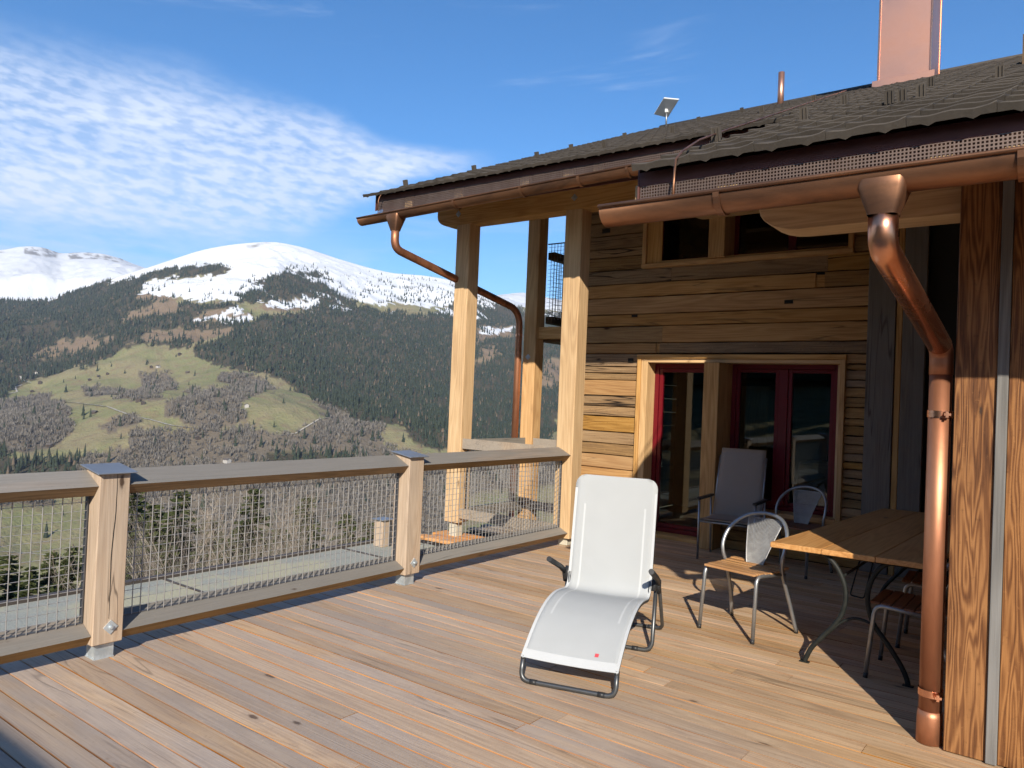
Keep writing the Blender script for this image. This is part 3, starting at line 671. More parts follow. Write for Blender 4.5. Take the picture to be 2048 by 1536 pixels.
def mesh_panel(L, Hh, pitch=0.05, along='Y', r=0.0032):
    bm = bmesh.new(); nv = int(L / pitch); o = (L - (nv - 1) * pitch) / 2
    def bar(a, b, rr=r): tube_geo(bm, [a, b], rr, 4, caps=False)
    P = (lambda u, z, d=0.0: (d, u, z)) if along == 'Y' else (lambda u, z, d=0.0: (u, d, z))
    for k in range(nv): u = -L / 2 + o + k * pitch + rnd.uniform(-0.001, 0.001); bar(P(u, -Hh / 2), P(u, Hh / 2))
    nh = int(Hh / pitch)
    for k in range(nh): z = -Hh / 2 + (Hh - (nh - 1) * pitch) / 2 + k * pitch; bar(P(-L / 2, z, -0.004), P(L / 2, z, -0.004), r * 0.68)
    return from_bm(bm)
def frame_me(L, Hh, along='Y', w=0.034, d=0.030):
    bm = bmesh.new()
    for sgn in (-1, 1):
        if along == 'Y':
            bm_box(bm, (d, 0.006, Hh), (-d / 2, sgn * L / 2, 0)); bm_box(bm, (d, L, 0.006), (-d / 2, 0, sgn * Hh / 2))
        else:
            bm_box(bm, (0.006, d, Hh), (sgn * L / 2, d / 2, 0)); bm_box(bm, (L, d, 0.006), (0, d / 2, sgn * Hh / 2))
    return from_bm(bm)
ENDS = [7.0] + POSTS
for ya, yb in zip(ENDS[:-1], ENDS[1:]):
    hi = ya - 0.086 if ya != 7.0 else 6.985; lo = yb + 0.086; L = hi - lo; yc = (hi + lo) / 2
    for zc in (0.995, 0.150): mesh_obj('rail', rail_me(L - 0.004), None, railing, (0, yc, zc), (0, 0, 0))
    pn = mesh_obj('mesh_panel', mesh_panel(L - 0.03, 0.74), wire_m, railing, (-0.02, yc, 0.573), kind='stuff')
    mesh_obj('panel_frame', frame_me(L - 0.02, 0.735), frame_m, pn, (-0.004, 0, 0))

# ------------------------------------------------------------------ chalet
chalet = empty('chalet', (0, 0, 0), label='timber chalet with old plank walls, tiled roof and copper gutters', cat='house')
RZ0, RY0, RS = 3.925, 6.05, 0.42
def roof_z(y): return RZ0 + RS * (y - RY0)
EAVE1, EAVE2, XSTEP, XV, RIDGE = 6.04, 3.26, -1.78, -6.78, 13.5
WY = 8.335          # face of the old plank wall

wall = mesh_obj('wall', box_me((3.45, 0.05, 4.4)), black_m, chalet, (-3.48, 8.75, 2.2))
bpy.data.objects.remove(wall)
wall = empty('wall', (0, 0, 0), parent=chalet)
def plank(x0, x1, z0, z1, mat=None, y=WY, th=0.06, seed=0):
    r = random.Random(seed * 131 + int(z0 * 1000) + int(x0 * 77)); L, Hh = x1 - x0 - 0.003, z1 - z0
    n = max(3, int(L / 0.22)); bm = bmesh.new(); rings = []; proud = r.uniform(-0.008, 0.008)
    for i in range(n + 1):
        x = -L / 2 + L * i / n; jt, jb = r.uniform(0.0, 0.006) * (r.random() < 0.6), r.uniform(0.0, 0.006) * (r.random() < 0.6); bl = r.uniform(-0.003, 0.003)
        t, b = Hh / 2 - 0.002 - jt, -Hh / 2 + 0.002 + jb
        pr = [(0.03, b), (0.006, b), (-0.007 - bl, b + 0.006), (-0.010 - bl, 0), (-0.007 - bl, t - 0.006), (0.006, t), (0.03, t)]
        rings.append([bm.verts.new((x, q[0] - proud, q[1])) for q in pr])
    for A, B in zip(rings[:-1], rings[1:]):
        for k in range(6): bm.faces.new((A[k], A[k + 1], B[k + 1], B[k]))
    bm.faces.new(rings[0][::-1]); bm.faces.new(rings[-1])
    bmesh.ops.recalc_face_normals(bm, faces=bm.faces[:])
    if mat is None: mat = plank_old if r.random() < 0.78 else plank_new
    return mesh_obj('plank', from_bm(bm), mat, wall, ((x0 + x1) / 2, y, (z0 + z1) / 2))
XL, XR = -5.22, -1.765
Z_LEFT = [0.0, 0.198, 0.389, 0.579, 0.758, 0.93, 1.07, 1.218, 1.41, 1.536, 1.67, 1.867, 1.952, 2.034, 2.198]
NEWL = {0.758: 1, 0.93: 0, 1.67: 1, 0.579: 1}
for a, b in zip(Z_LEFT[:-1], Z_LEFT[1:]): plank(XL, -4.345, a, b, plank_new if NEWL.get(a) else plank_old)
ROWS = [(2.198, 2.33, [-4.13, -4.08]), (2.33, 2.536, [-4.05]), (2.536, 2.685, []), (2.685, 2.898, []), (2.898, 3.067, [-2.30, -2.21]), (3.067, 3.248, [-3.96, -2.18])]
for a, b, cuts in ROWS:
    xs = [XL] + cuts + [XR]
    for k, (x0, x1) in enumerate(zip(xs[:-1], xs[1:])):
        if x1 - x0 < 0.1: plank(x0, x1, a, b - (0.02 if a > 2.8 else 0), plank_new, y=WY + 0.02)
        else: plank(x0, x1, a, b, plank_new if (a == 2.198 and k == 0) else None)
Z_UL = [3.248, 3.414, 3.52, 3.69, 3.86, 4.0, 4.2, 4.42, 4.62]
for a, b in zip(Z_UL[:-1], Z_UL[1:]):
    plank(XL, -4.335, a, b, plank_old); 
    if b <= 4.01: plank(-1.925, XR, a, b, plank_old)
    else: plank(-4.335, XR, a, b, plank_old)
Z_R = [0.0, 0.105, 0.22, 0.335, 0.46, 0.515, 0.607, 0.698, 0.77, 0.841, 0.912, 1.004, 1.081, 1.168, 1.26, 1.352, 1.454, 1.526, 1.644, 1.747, 1.845, 1.927, 2.03, 2.092, 2.198]
for a, b in zip(Z_R[:-1], Z_R[1:]):
    if b <= 0.4601: plank(-3.24, XR, a, b, plank_old)
    else: plank(-1.975, XR, a, b, plank_old)
# notches cut into the old beams
for (px, py, w, h) in ((1213, 462, 0.11, 0.05), (1262, 721, 0.07, 0.05), (1578, 604, 0.09, 0.04), (1270, 632, 0.08, 0.03)):
    p = on_y(px, py, WY); box('notch', (p.x - w / 2, WY - 0.0165, p.z - h / 2), (p.x + w / 2, WY + 0.02, p.z + h / 2), black_m, wall, 0.001)
for nm, a, b in (('backing', (XL + 0.02, 8.37, 2.2), (XR, 8.40, 3.235)), ('backing', (XL + 0.02, 8.37, 0), (-4.37, 8.40, 2.2)), ('backing', (XL + 0.02, 8.37, 3.24), (-4.36, 8.40, 4.7)), ('backing', (-1.95, 8.37, 0.0), (-0.47, 8.40, 2.2)), ('backing', (-4.36, 8.37, 4.02), (-0.47, 8.40, 4.75)), ('backing', (-1.9, 8.37, 2.2), (-0.47, 8.40, 4.02)), ('backing', (-3.2, 8.37, 0), (-1.95, 8.40, 0.44))):
    box(nm, a, b, black_m, wall, 0)
# gable side wall and rear shell
shell = empty('shell', (0, 0, 0), parent=chalet)
for k in range(22):
    box('gable_plank', (XL, 8.345, k * 0.21), (XL + 0.05, 13.4, k * 0.21 + 0.206), plank_old, shell, 0.004)
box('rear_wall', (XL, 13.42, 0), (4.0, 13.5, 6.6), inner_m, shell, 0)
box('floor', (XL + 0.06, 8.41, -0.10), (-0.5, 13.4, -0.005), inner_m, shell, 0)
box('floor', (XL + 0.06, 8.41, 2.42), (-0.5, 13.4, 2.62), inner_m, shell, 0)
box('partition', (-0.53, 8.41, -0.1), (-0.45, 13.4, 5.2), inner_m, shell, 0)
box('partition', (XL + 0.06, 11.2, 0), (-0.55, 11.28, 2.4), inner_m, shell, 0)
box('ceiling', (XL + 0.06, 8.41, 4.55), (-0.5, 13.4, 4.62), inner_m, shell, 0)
box('cupboard', (-4.2, 10.6, 0), (-3.5, 11.15, 1.9), larch['Z'], shell)
box('counter', (-3.0, 10.4, 0), (-1.2, 11.0, 0.9), larch_pale['X'], shell)

# ---- garden door and window
def frame_rect(name, x0, x1, z0, z1, y0_, y1_, w, mat, parent, sides='LRTB'):
    f = empty(name, (0, 0, 0), parent=parent) if False else None
    bm = bmesh.new()
    def bb(a, b): bm_box(bm, [abs(b[i] - a[i]) for i in range(3)], [(a[i] + b[i]) / 2 for i in range(3)])
    if 'L' in sides: bb((x0, y0_, z0), (x0 + w, y1_, z1))
    if 'R' in sides: bb((x1 - w, y0_, z0), (x1, y1_, z1))
    if 'T' in sides: bb((x0 + w, y0_ + 0.002, z1 - w), (x1 - w, y1_, z1))
    if 'B' in sides: bb((x0 + w, y0_ + 0.002, z0), (x1 - w, y1_, z0 + w))
    bmesh.ops.bevel(bm, geom=bm.edges[:], offset=0.003, segments=1, affect='EDGES')
    return mesh_obj(name, from_bm(bm), mat, parent)
door = empty('garden_door', (0, 0, 0), parent=chalet)
# larch casing standing proud of the wall
box('casing', (-4.355, 8.275, 2.135), (-1.955, 8.42, 2.185), larch['X'], door, 0.003)
box('casing', (-4.350, 8.28, 0.0), (-4.300, 8.42, 2.133), larch['Z'], door, 0.003)
box('casing', (-2.010, 8.28, 0.42), (-1.960, 8.42, 2.133), larch['Z'], door, 0.003)
box('lining', (-4.298, 8.295, 0.0), (-4.215, 8.56, 2.133), larch_pale['Z'], door, 0.003)
box('lining', (-4.213, 8.297, 2.09), (-2.012, 8.56, 2.133), larch_pale['X'], door, 0.003)
box('lining', (-2.06, 8.40, 0.46), (-2.012, 8.56, 2.088), larch_pale['Z'], door, 0.003)
box('sill', (-3.24, 8.27, 0.43), (-2.012, 8.56, 0.475), larch['X'], door, 0.004)
box('threshold', (-4.213, 8.30, 0.0), (-3.42, 8.56, 0.045), larch['X'], door, 0.004)
box('mullion', (-3.415, 8.10, 0.0), (-3.238, 8.56, 2.085), larch['Z'], door, 0.006)
frame_rect('door_frame', -4.213, -3.418, 0.047, 2.088, 8.50, 8.57, 0.055, red_pt, door)
frame_rect('door_leaf', -4.155, -3.475, 0.105, 2.03, 8.515, 8.565, 0.045, red_pt, door)
box('pane', (-4.105, 8.540, 0.155), (-3.525, 8.548, 1.98), glass, door, 0)
frame_rect('window_frame', -3.235, -2.062, 0.477, 2.088, 8.50, 8.57, 0.05, red_pt, door)
box('window_post', (-2.70, 8.498, 0.53), (-2.60, 8.568, 2.036), red_pt, door, 0.004)
for a, b in ((-3.183, -2.702), (-2.598, -2.114)):
    frame_rect('window_sash', a, b, 0.53, 2.036, 8.512, 8.566, 0.04, red_pt, door)
    box('pane', (a + 0.042, 8.540, 0.573), (b - 0.042, 8.548, 1.994), glass, door, 0)
# ---- window of the upper floor
uw = empty('upper_window', (0, 0, 0), parent=chalet)
box('casing', (-4.34, 8.265, 3.235), (-1.92, 8.42, 3.285), larch['X'], uw, 0.003)
box('casing', (-4.338, 8.27, 3.287), (-4.288, 8.42, 4.0), larch['Z'], uw, 0.003)
box('casing', (-1.972, 8.27, 3.287), (-1.922, 8.42, 4.0), larch['Z'], uw, 0.003)
box('casing', (-4.286, 8.272, 3.95), (-1.974, 8.42, 4.0), larch['X'], uw, 0.003)
box('lining', (-4.286, 8.30, 3.287), (-4.09, 8.32, 3.948), larch['Z'], uw, 0.003)
box('lining', (-4.286, 8.33, 3.287), (-4.24, 8.58, 3.948), larch['Z'], uw, 0.003)
box('lining', (-4.24, 8.30, 3.287), (-1.974, 8.58, 3.315), larch['X'], uw, 0.003)
box('mullion', (-3.47, 8.22, 3.29), (-3.28, 8.56, 3.95), larch['Z'], uw, 0.005)
frame_rect('window_frame', -4.238, -3.472, 3.317, 3.95, 8.52, 8.58, 0.05, red_pt, uw)
frame_rect('window_frame', -3.278, -1.976, 3.317, 3.95, 8.52, 8.58, 0.05, red_pt, uw)
box('window_post', (-2.66, 8.522, 3.37), (-2.58, 8.578, 3.9), red_pt, uw, 0.003)
for a, b in ((-4.185, -3.524), (-3.226, -2.662), (-2.578, -2.03)): box('pane', (a, 8.55, 3.37), (b, 8.558, 3.898), glass, uw, 0)

# ---- grey upright boards and the darker bay behind the table
bay = empty('bay', (0, 0, 0), parent=chalet)
for x0, x1, y in ((-1.763, -1.505, 8.27), (-1.500, -1.445, 8.285), (-1.44, -1.235, 8.272)):
    box('board', (x0, y, 0.0), (x1, 8.345, 4.3), larch['Z'] if x1 - x0 < 0.1 else grey_board, bay, 0.006)
for k in range(20): 
    z0 = k * 0.19; r_ = rnd.uniform(0, 0.01)
    box('plank', (-1.23, 8.46 + r_, z0), (-0.47, 8.52, z0 + 0.186), plank_old, bay, 0.006)

# ---- front wing: upright boards with grey battens
wing = empty('wing_wall', (0, 0, 0), parent=chalet)
x = -0.494
while x < 3.9:
    w = 0.171 if x < -0.4 else rnd.uniform(0.17, 0.21)
    box('board', (x, 4.19 + rnd.uniform(0, 0.003), 0.004), (x + w, 4.225, 2.86), brown_board, wing, 0.003)
    box('batten', (x + w + 0.001, 4.172, 0.004), (x + w + 0.046, 4.224, 2.80), batten_m, wing, 0.003)
    x += w + 0.047
mesh_obj('side_wall', prism_me([(4.228, 0.0), (8.40, 0.0), (8.40, roof_z(8.4) - 0.27), (4.228, roof_z(4.228) - 0.27)], -0.470, -0.42, 'X'), plank_old, wing)
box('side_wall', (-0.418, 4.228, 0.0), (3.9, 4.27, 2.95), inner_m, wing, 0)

# ---- posts, purlins, rafters
def rounded_beam(name, x0, x1, y0_, y1_, z0, z1, mat, r=0.16):
    poly = [(x1, z0), (x1, z1), (x0, z1)]
    c = [(x0, z0 + r * 0.9)] + [(x0 + r * 1.5 * (1 - math.cos(t)), z0 + r * 0.9 * (1 - math.sin(t))) for t in [math.pi / 2 * k / 6 for k in range(1, 7)]]
    poly += c
    cx_, cz_ = (x0 + x1) / 2, (z0 + z1) / 2
    me = prism_me([(p[0] - cx_, p[1] - cz_) for p in poly], -(y1_ - y0_) / 2, (y1_ - y0_) / 2, 'Y', 0.004)
    return mesh_obj(name, me, mat, chalet, (cx_, (y0_ + y1_) / 2, cz_))
def post(x0, x1, y0_, y1_, z0, z1, mat):
    bm = bmesh.new(); bm_box(bm, (x1 - x0, y1_ - y0_, z1 - z0))
    bmesh.ops.bevel(bm, geom=[e for e in bm.edges if abs(e.verts[0].co.z - e.verts[1].co.z) > 0.5], offset=0.008, segments=1, affect='EDGES')
    return mesh_obj('post', from_bm(bm), mat, chalet, ((x0 + x1) / 2, (y0_ + y1_) / 2, (z0 + z1) / 2))
p3 = post(-4.625, -4.41, 6.985, 7.19, 0.09, 3.69, larch_pale['Z'])
box('foot', (-4.575, 7.03, 0.004), (-4.46, 7.145, 0.088), plain('pale_foot', (0.50, 0.47, 0.38), 0.8), p3, 0.004).location -= p3.location
pf = post(-6.225, -6.01, 6.985, 7.19, 0.05, 3.69, larch_pale['Z'])
box('foot', (-6.175, 7.03, -0.30), (-6.06, 7.145, 0.048), plain('pale_foot_2', (0.50, 0.47, 0.38), 0.8), pf, 0.004).location -= pf.location
pt = post(-6.095, -5.895, 8.30, 8.50, -0.3, 4.62, larch['Z'])
rounded_beam('purlin', -6.56, -1.70, 6.985, 7.20, 3.692, 4.06, larch['X'], 0.15)
rounded_beam('purlin', -1.51, 3.9, 4.285, 4.50, 2.60, 2.86, larch_pale['X'], 0.15)
rounded_beam('wall_plate', -3.68, -0.5, 8.03, 8.215, 3.735, 3.93, larch_pale['X'], 0.12)
rounded_beam('purlin', -6.3, -5.24, 8.30, 8.298 + 0.2, 4.30, 4.60, larch['X'], 0.12) if False else None
for (px, py, y) in ((917, 428, 6.982), (1149, 395, 6.982)):
    p = on_y(px, py, y); o = mesh_obj('bolt_plate', btm, None, chalet, (p.x, 6.981, max(p.z, 3.80)), (0, 0, -math.pi / 2))
p = on_y(1056, 714, 8.298); mesh_obj('bolt_plate', btm, None, chalet, (p.x, 8.296, p.z), (0, 0, -math.pi / 2))
def sloped(name, x0, x1, ya, yb, up, down, mat, parent, bevel=0.0):
    """a slab following the roof pitch between two Y's; up/down offsets below the roof plane"""
    poly = [(ya, roof_z(ya) - up), (yb, roof_z(yb) - up), (yb, roof_z(yb) - down), (ya, roof_z(ya) - down)]
    cy_, cz_ = (ya + yb) / 2, (poly[0][1] + poly[2][1]) / 2; cx_ = (x0 + x1) / 2
    me = prism_me([(q[0] - cy_, q[1] - cz_) for q in poly], -(x1 - x0) / 2, (x1 - x0) / 2, 'X', bevel)
    return mesh_obj(name, me, mat, parent, (cx_, cy_, cz_))
roof = empty('roof', (0, 0, 0), parent=chalet)
sloped('sheathing', XV + 0.03, XSTEP, EAVE1 + 0.10, RIDGE, 0.075, 0.115, larch['Y'], roof)
sloped('sheathing', XSTEP + 0.002, 4.2, EAVE2 + 0.10, RIDGE, 0.075, 0.115, larch['Y'], roof)
for px, y in ((818.6, 403), (918, 384), (1051, 361), (1139, 345), (1198, 334)):
    xx = on_y(px, y, EAVE1 + 0.15).x; sloped('rafter', xx - 0.055, xx + 0.055, EAVE1 + 0.13, 8.6, 0.118, 0.26, larch_pale['Y'], roof, 0.003)
for xx in (-2.9, -2.25): sloped('rafter', xx - 0.055, xx + 0.055, EAVE1 + 0.13, 8.6, 0.118, 0.26, larch_pale['Y'], roof, 0.003)
for px, y in ((1292, 375), (1458, 345), (1692, 312), (1885, 283), (2042, 260)):
    xx = on_y(px, y, EAVE2 + 0.15).x; sloped('rafter', xx - 0.05, xx + 0.05, EAVE2 + 0.13, 8.6, 0.118, 0.26, larch_pale['Y'], roof, 0.003)
for xx in (0.35, 1.0, 1.65, 2.3): sloped('rafter', xx - 0.05, xx + 0.05, EAVE2 + 0.13, 8.6, 0.118, 0.26, larch_pale['Y'], roof, 0.003)
# far side of the roof
bm = bmesh.new()
q = [bm.verts.new(v) for v in ((XV, RIDGE, roof_z(RIDGE) - 0.1), (4.2, RIDGE, roof_z(RIDGE) - 0.1), (4.2, 21.0, roof_z(RIDGE) - 3.2), (XV, 21.0, roof_z(RIDGE) - 3.2))]
bm.faces.new(q); mesh_obj('far_slope', from_bm(bm), tile_m, roof)
bm = bmesh.new()
tube_geo(bm, [(XV, RIDGE, roof_z(RIDGE) - 0.06), (4.2, RIDGE, roof_z(RIDGE) - 0.06)], 0.085, 10); mesh_obj('ridge_capping', from_bm(bm), tile_m, roof)

# fascia, perforated strip
def perforated(x0, x1, y, z0, z1, pitch):
    bm = bmesh.new(); w = pitch * 0.42
    nv = int((x1 - x0) / pitch)
    for k in range(nv + 1): bm_box(bm, (w, 0.002, z1 - z0), (x0 + k * pitch, y, (z0 + z1) / 2))
    nh = max(2, int((z1 - z0) / pitch))
    for k in range(nh + 1): bm_box(bm, (x1 - x0, 0.0016, w), ((x0 + x1) / 2, y - 0.0004, z0 + (z1 - z0) * k / nh))
    return from_bm(bm)
box('eave_closure', (XSTEP + 0.004, EAVE2 + 0.165, roof_z(EAVE2) - 0.215), (4.2, EAVE2 + 0.18, roof_z(EAVE2 + 0.165) - 0.117), copper_dark, roof, 0)  # closures added behind both vent strips to block leaking sunlight
box('eave_closure', (XV + 0.06, EAVE1 + 0.165, roof_z(EAVE1) - 0.262), (XSTEP - 0.012, EAVE1 + 0.18, roof_z(EAVE1 + 0.165) - 0.117), copper_dark, roof, 0)
perf_m = metal('perforated_copper', (0.20, 0.145, 0.12), 0.5, 0.6, (0.15, 0.105, 0.088), 5.0, 0.0)
e2z = roof_z(EAVE2)
box('fascia', (XSTEP + 0.003, EAVE2 + 0.075, e2z - 0.085), (4.2, EAVE2 + 0.085, e2z - 0.018), copper_dark, roof, 0.001)
mesh_obj('vent_strip', perforated(XSTEP + 0.01, 1.2, EAVE2 + 0.079, e2z - 0.205, e2z - 0.087, 0.0145), perf_m, roof, kind='stuff')

sloped('verge_plate', XSTEP - 0.008, XSTEP + 0.001, EAVE2 + 0.075, EAVE1 + 0.3, 0.02, 0.235, copper_dark, roof)
e1z = roof_z(EAVE1)
box('fascia', (XV + 0.06, EAVE1 + 0.075, e1z - 0.075), (XSTEP - 0.01, EAVE1 + 0.085, e1z - 0.018), copper_dark, roof, 0.001)
mesh_obj('vent_strip', perforated(XV + 0.07, XSTEP - 0.02, EAVE1 + 0.079, e1z - 0.262, e1z - 0.077, 0.018), perf_m, roof, kind='stuff')
sloped('verge_plate', XV + 0.02, XV + 0.03, EAVE1 + 0.08, RIDGE, 0.02, 0.22, copper_dark, roof)

# tiles: interlocking, two waves each
TW, TL = 0.30, 0.335
def tile_me():
    bm = bmesh.new(); n = 12; V = []
    def prof(u): return 0.0035 * math.cos(u * 4 * math.pi) + (0.007 if u > 0.92 else 0)
    L = TL + 0.07
    rows = []
    for (v, dz) in ((0.0, 0.030), (0.012, 0.034), (L, 0.002)):
        rows.append([bm.verts.new((u * TW * 0.995 - TW / 2, v, prof(u) + dz)) for u in [k / n for k in range(n + 1)]])
    low = [bm.verts.new((u * TW * 0.995 - TW / 2, 0.003, 0.002 - (0.011 if (u * 2) % 1 > 0.38 and (u * 2) % 1 < 0.62 else 0))) for u in [k / n for k in range(n + 1)]]
    back = [bm.verts.new((u * TW * 0.995 - TW / 2, L, -0.01)) for u in [0, 1]]
    for A, B in ((low, rows[0]), (rows[0], rows[1]), (rows[1], rows[2])):
        for k in range(n): f = bm.faces.new((A[k], A[k + 1], B[k + 1], B[k])); f.smooth = A is not low
    bm.faces.new((low[0], rows[0][0], rows[1][0], rows[2][0])); bm.faces.new((low[-1], rows[2][-1], rows[1][-1], rows[0][-1]))
    return from_bm(bm)
tme_ = tile_me(); tme_.materials.append(tile_m)
pitch_a = math.atan(RS); cs = math.cos(pitch_a)
cands = []
for j in range(40):
    y = EAVE2 - 0.01 + j * TL * cs
    if y > RIDGE - 0.15: break
    ncol = int((4.1 - XV) / TW)
    for k in range(ncol):
        xc = XSTEP + TW / 2 + (k - 17) * TW + 0.004
        if xc < XV - 0.05 or xc > 4.0: continue
        if xc < XSTEP and y < EAVE1 - 0.14: continue
        cands.append((xc, y))
y1s = [c for c in cands if c[0] < XSTEP]
if y1s:
    ymin = min(c[1] for c in y1s); dy = EAVE1 - 0.01 - ymin        # let the upper eave row end at its own eave
    cands = [(c[0], c[1] + dy) if c[0] < XSTEP else c for c in cands]
cands = [c for c in cands if c[1] < RIDGE - 0.12]
def seen_size(c):
    v = Vector((c[0], c[1], roof_z(c[1]))) - Vector((0, 0, EYE)); f_ = -(v.x * CAMR[0][2] + v.y * CAMR[1][2] + v.z * CAMR[2][2])
    if f_ < 0.5: return 0
    r_ = (v.x * CAMR[0][0] + v.y * CAMR[1][0] + v.z * CAMR[2][0]) / f_
    if abs(r_) > 0.74: return 0
    return 1 / f_
cands.sort(key=lambda c: -seen_size(c))
for c in cands[:296]:
    mesh_obj('tile', tme_, None, roof, (c[0], c[1], roof_z(c[1]) - 0.03 + rnd.uniform(-0.002, 0.002)), (pitch_a + rnd.uniform(-0.006, 0.006), rnd.uniform(-0.006, 0.006), rnd.uniform(-0.006, 0.006)))
nv_ = len(tme_.vertices); co = np.empty(nv_ * 3, np.float32); tme_.vertices.foreach_get('co', co); co = co.reshape(-1, 3)
Rm = np.array(Euler((pitch_a, 0, 0)).to_matrix()); cor = co @ Rm.T
fl = [tuple(p.vertices) for p in tme_.polygons]
VV = []; FF = []
for c in cands[296:]:
    b = len(VV); VV.extend(map(tuple, cor + np.array([c[0], c[1], roof_z(c[1]) - 0.03]))); FF.extend([tuple(i_ + b for i_ in f) for f in fl])
mesh_obj('tiles', pyd(VV, FF), tile_m, roof, kind='stuff')
# ribbed snow stops
def stop_me():
    bm = bmesh.new(); bm_box(bm, (0.05, 0.025, 0.085), (0, 0, 0.042)); 
    for k in (-0.022, 0, 0.022): bm_box(bm, (0.009, 0.010, 0.08), (k, -0.016, 0.044))
    bm_box(bm, (0.05, 0.16, 0.012), (0, 0.08, 0.02)); return from_bm(bm)
st_me = stop_me(); st_me.materials.append(tile_m)
STOPS = [(1435, 268), (1610, 225), (1690, 195), (1780, 192), (1805, 190), (1843, 180), (1862, 160), (2000, 140)]
def on_roof(px, py):
    r = ray(px, py); den = r[2] - RS * r[1]; t = (RZ0 - RS * RY0 - EYE) / den; return r * t
for k, (px, py) in enumerate(STOPS):
    q = on_roof(px, py + 14)
    y = q[1] if 3.3 < q[1] < 12.5 else 4.0 + (k * 1.37) % 6; xx = on_y(px, py, y).x
    mesh_obj('snow_stop', st_me, None, roof, (xx, y, roof_z(y) - 0.01), (pitch_a * 0.6, 0, 0))
for k in range(13):
    y = EAVE1 + 0.35 + (k * 2.3) % 6.5; xx = XV + 0.25 + (k * 0.83) % 4.6
    mesh_obj('snow_stop', st_me, None, roof, (xx, y, roof_z(y) - 0.01), (pitch_a * 0.6, 0, 0))
# lightning conductor
cw = [(1346, 395, 3.12), (1349, 345, 3.16), (1352, 318, 3.2), (1365, 302, 3.4)]
pts = [on_y(px, py, y) for px, py, y in cw]
for px, y in ((1400, 3.75), (1450, 4.4), (1500, 5.0), (1545, 5.8), (1590, 6.8), (1630, 8.0), (1690, 10.6)):
    q = on_y(px, 250, y); pts.append(Vector((q.x, y, roof_z(y) + 0.045)))
tube('lightning_conductor', pts, 0.006, copper_old, roof, 6)
pts = [on_y(px, py, y) for px, py, y in ((755, 420, 6.0), (758, 392, 6.02), (775, 380, 6.1), (800, 378, 6.3))]
tube('lightning_conductor', round_path(pts, 0.08), 0.006, copper_old, roof, 6)
# chimney, vent pipe
ych = 11.2; xc0, xc1 = on_y(1755, 183, ych).x, on_y(1860, 163, ych).x
chim = empty('chimney', ((xc0 + xc1) / 2, ych + 0.35, roof_z(ych) - 0.2), parent=chalet)
cw_ = (xc1 - xc0) / 2
for a, b, nm in (((-cw_, -0.35, 0), (cw_, -0.345, 3.2), 'panel'), ((cw_ - 0.005, -0.344, 0), (cw_, 0.35, 3.2), 'panel'), ((-cw_, -0.344, 0), (-cw_ + 0.005, 0.35, 3.2), 'panel'), ((-cw_ + 0.006, 0.345, 0), (cw_ - 0.006, 0.35, 3.2), 'panel')):
    box(nm, a, b, copper_clad, chim, 0.001)
for sx in (-1, 1):
    for sy in (-1, 1): box('corner_seam', (sx * cw_ - 0.013, sy * 0.35 - 0.013, 0), (sx * cw_ + 0.013, sy * 0.35 + 0.013, 3.2), copper_new, chim, 0.004)
box('base_flashing', (-cw_ - 0.06, -0.42, 0.15), (cw_ + 0.06, -0.352, 0.26), copper_clad, chim, 0.002)
box('cap', (-cw_ - 0.1, -0.45, 3.2), (cw_ + 0.1, 0.45, 3.25), copper_clad, chim, 0.004)
yv = 12.9; q = on_y(1561, 205, yv); tube('vent_pipe', [(q.x, yv, roof_z(yv) - 0.1), (q.x, yv, roof_z(yv) + 0.54)], 0.052, copper_clad, roof, 14)

# ---- gutters
def gutter(name, x0, x1, yc, z0, z1, r, mat):
    bm = bmesh.new(); N = 14; nx = 12
    prof = [(-r * math.cos(t), -r * math.sin(t)) for t in [math.pi * k / N for k in range(N + 1)]]
    bead = [(-r - 0.004 + 0.0 + 0.010 * math.cos(t), 0.004 + 0.010 * math.sin(t)) for t in [2 * math.pi * k / 8 for k in range(8)]]
    outer, inner, beads = [], [], []
    for i in range(nx + 1):
        x = x0 + (x1 - x0) * i / nx; z = z0 + (z1 - z0) * i / nx
        outer.append([bm.verts.new((x, yc + p[0], z + p[1])) for p in prof])
        inner.append([bm.verts.new((x, yc + p[0] * 0.97, z + p[1] * 0.97)) for p in prof])
        beads.append([bm.verts.new((x, yc + p[0], z + p[1])) for p in bead])
    for i in range(nx):
        for k in range(N):
            f = bm.faces.new((outer[i][k], outer[i + 1][k], outer[i + 1][k + 1], outer[i][k + 1])); f.smooth = True
            f = bm.faces.new((inner[i][k + 1], inner[i + 1][k + 1], inner[i + 1][k], inner[i][k])); f.smooth = True
        for k in range(8): f = bm.faces.new((beads[i][k], beads[i][(k + 1) % 8], beads[i + 1][(k + 1) % 8], beads[i + 1][k])); f.smooth = True
    bm.faces.new(outer[0]); bm.faces.new(outer[-1][::-1]); bm.faces.new(beads[0]); bm.faces.new(beads[-1][::-1])
    bmesh.ops.recalc_face_normals(bm, faces=[f for f in bm.faces if len(f.verts) > 4])
    return mesh_obj(name, from_bm(bm), mat, chalet)
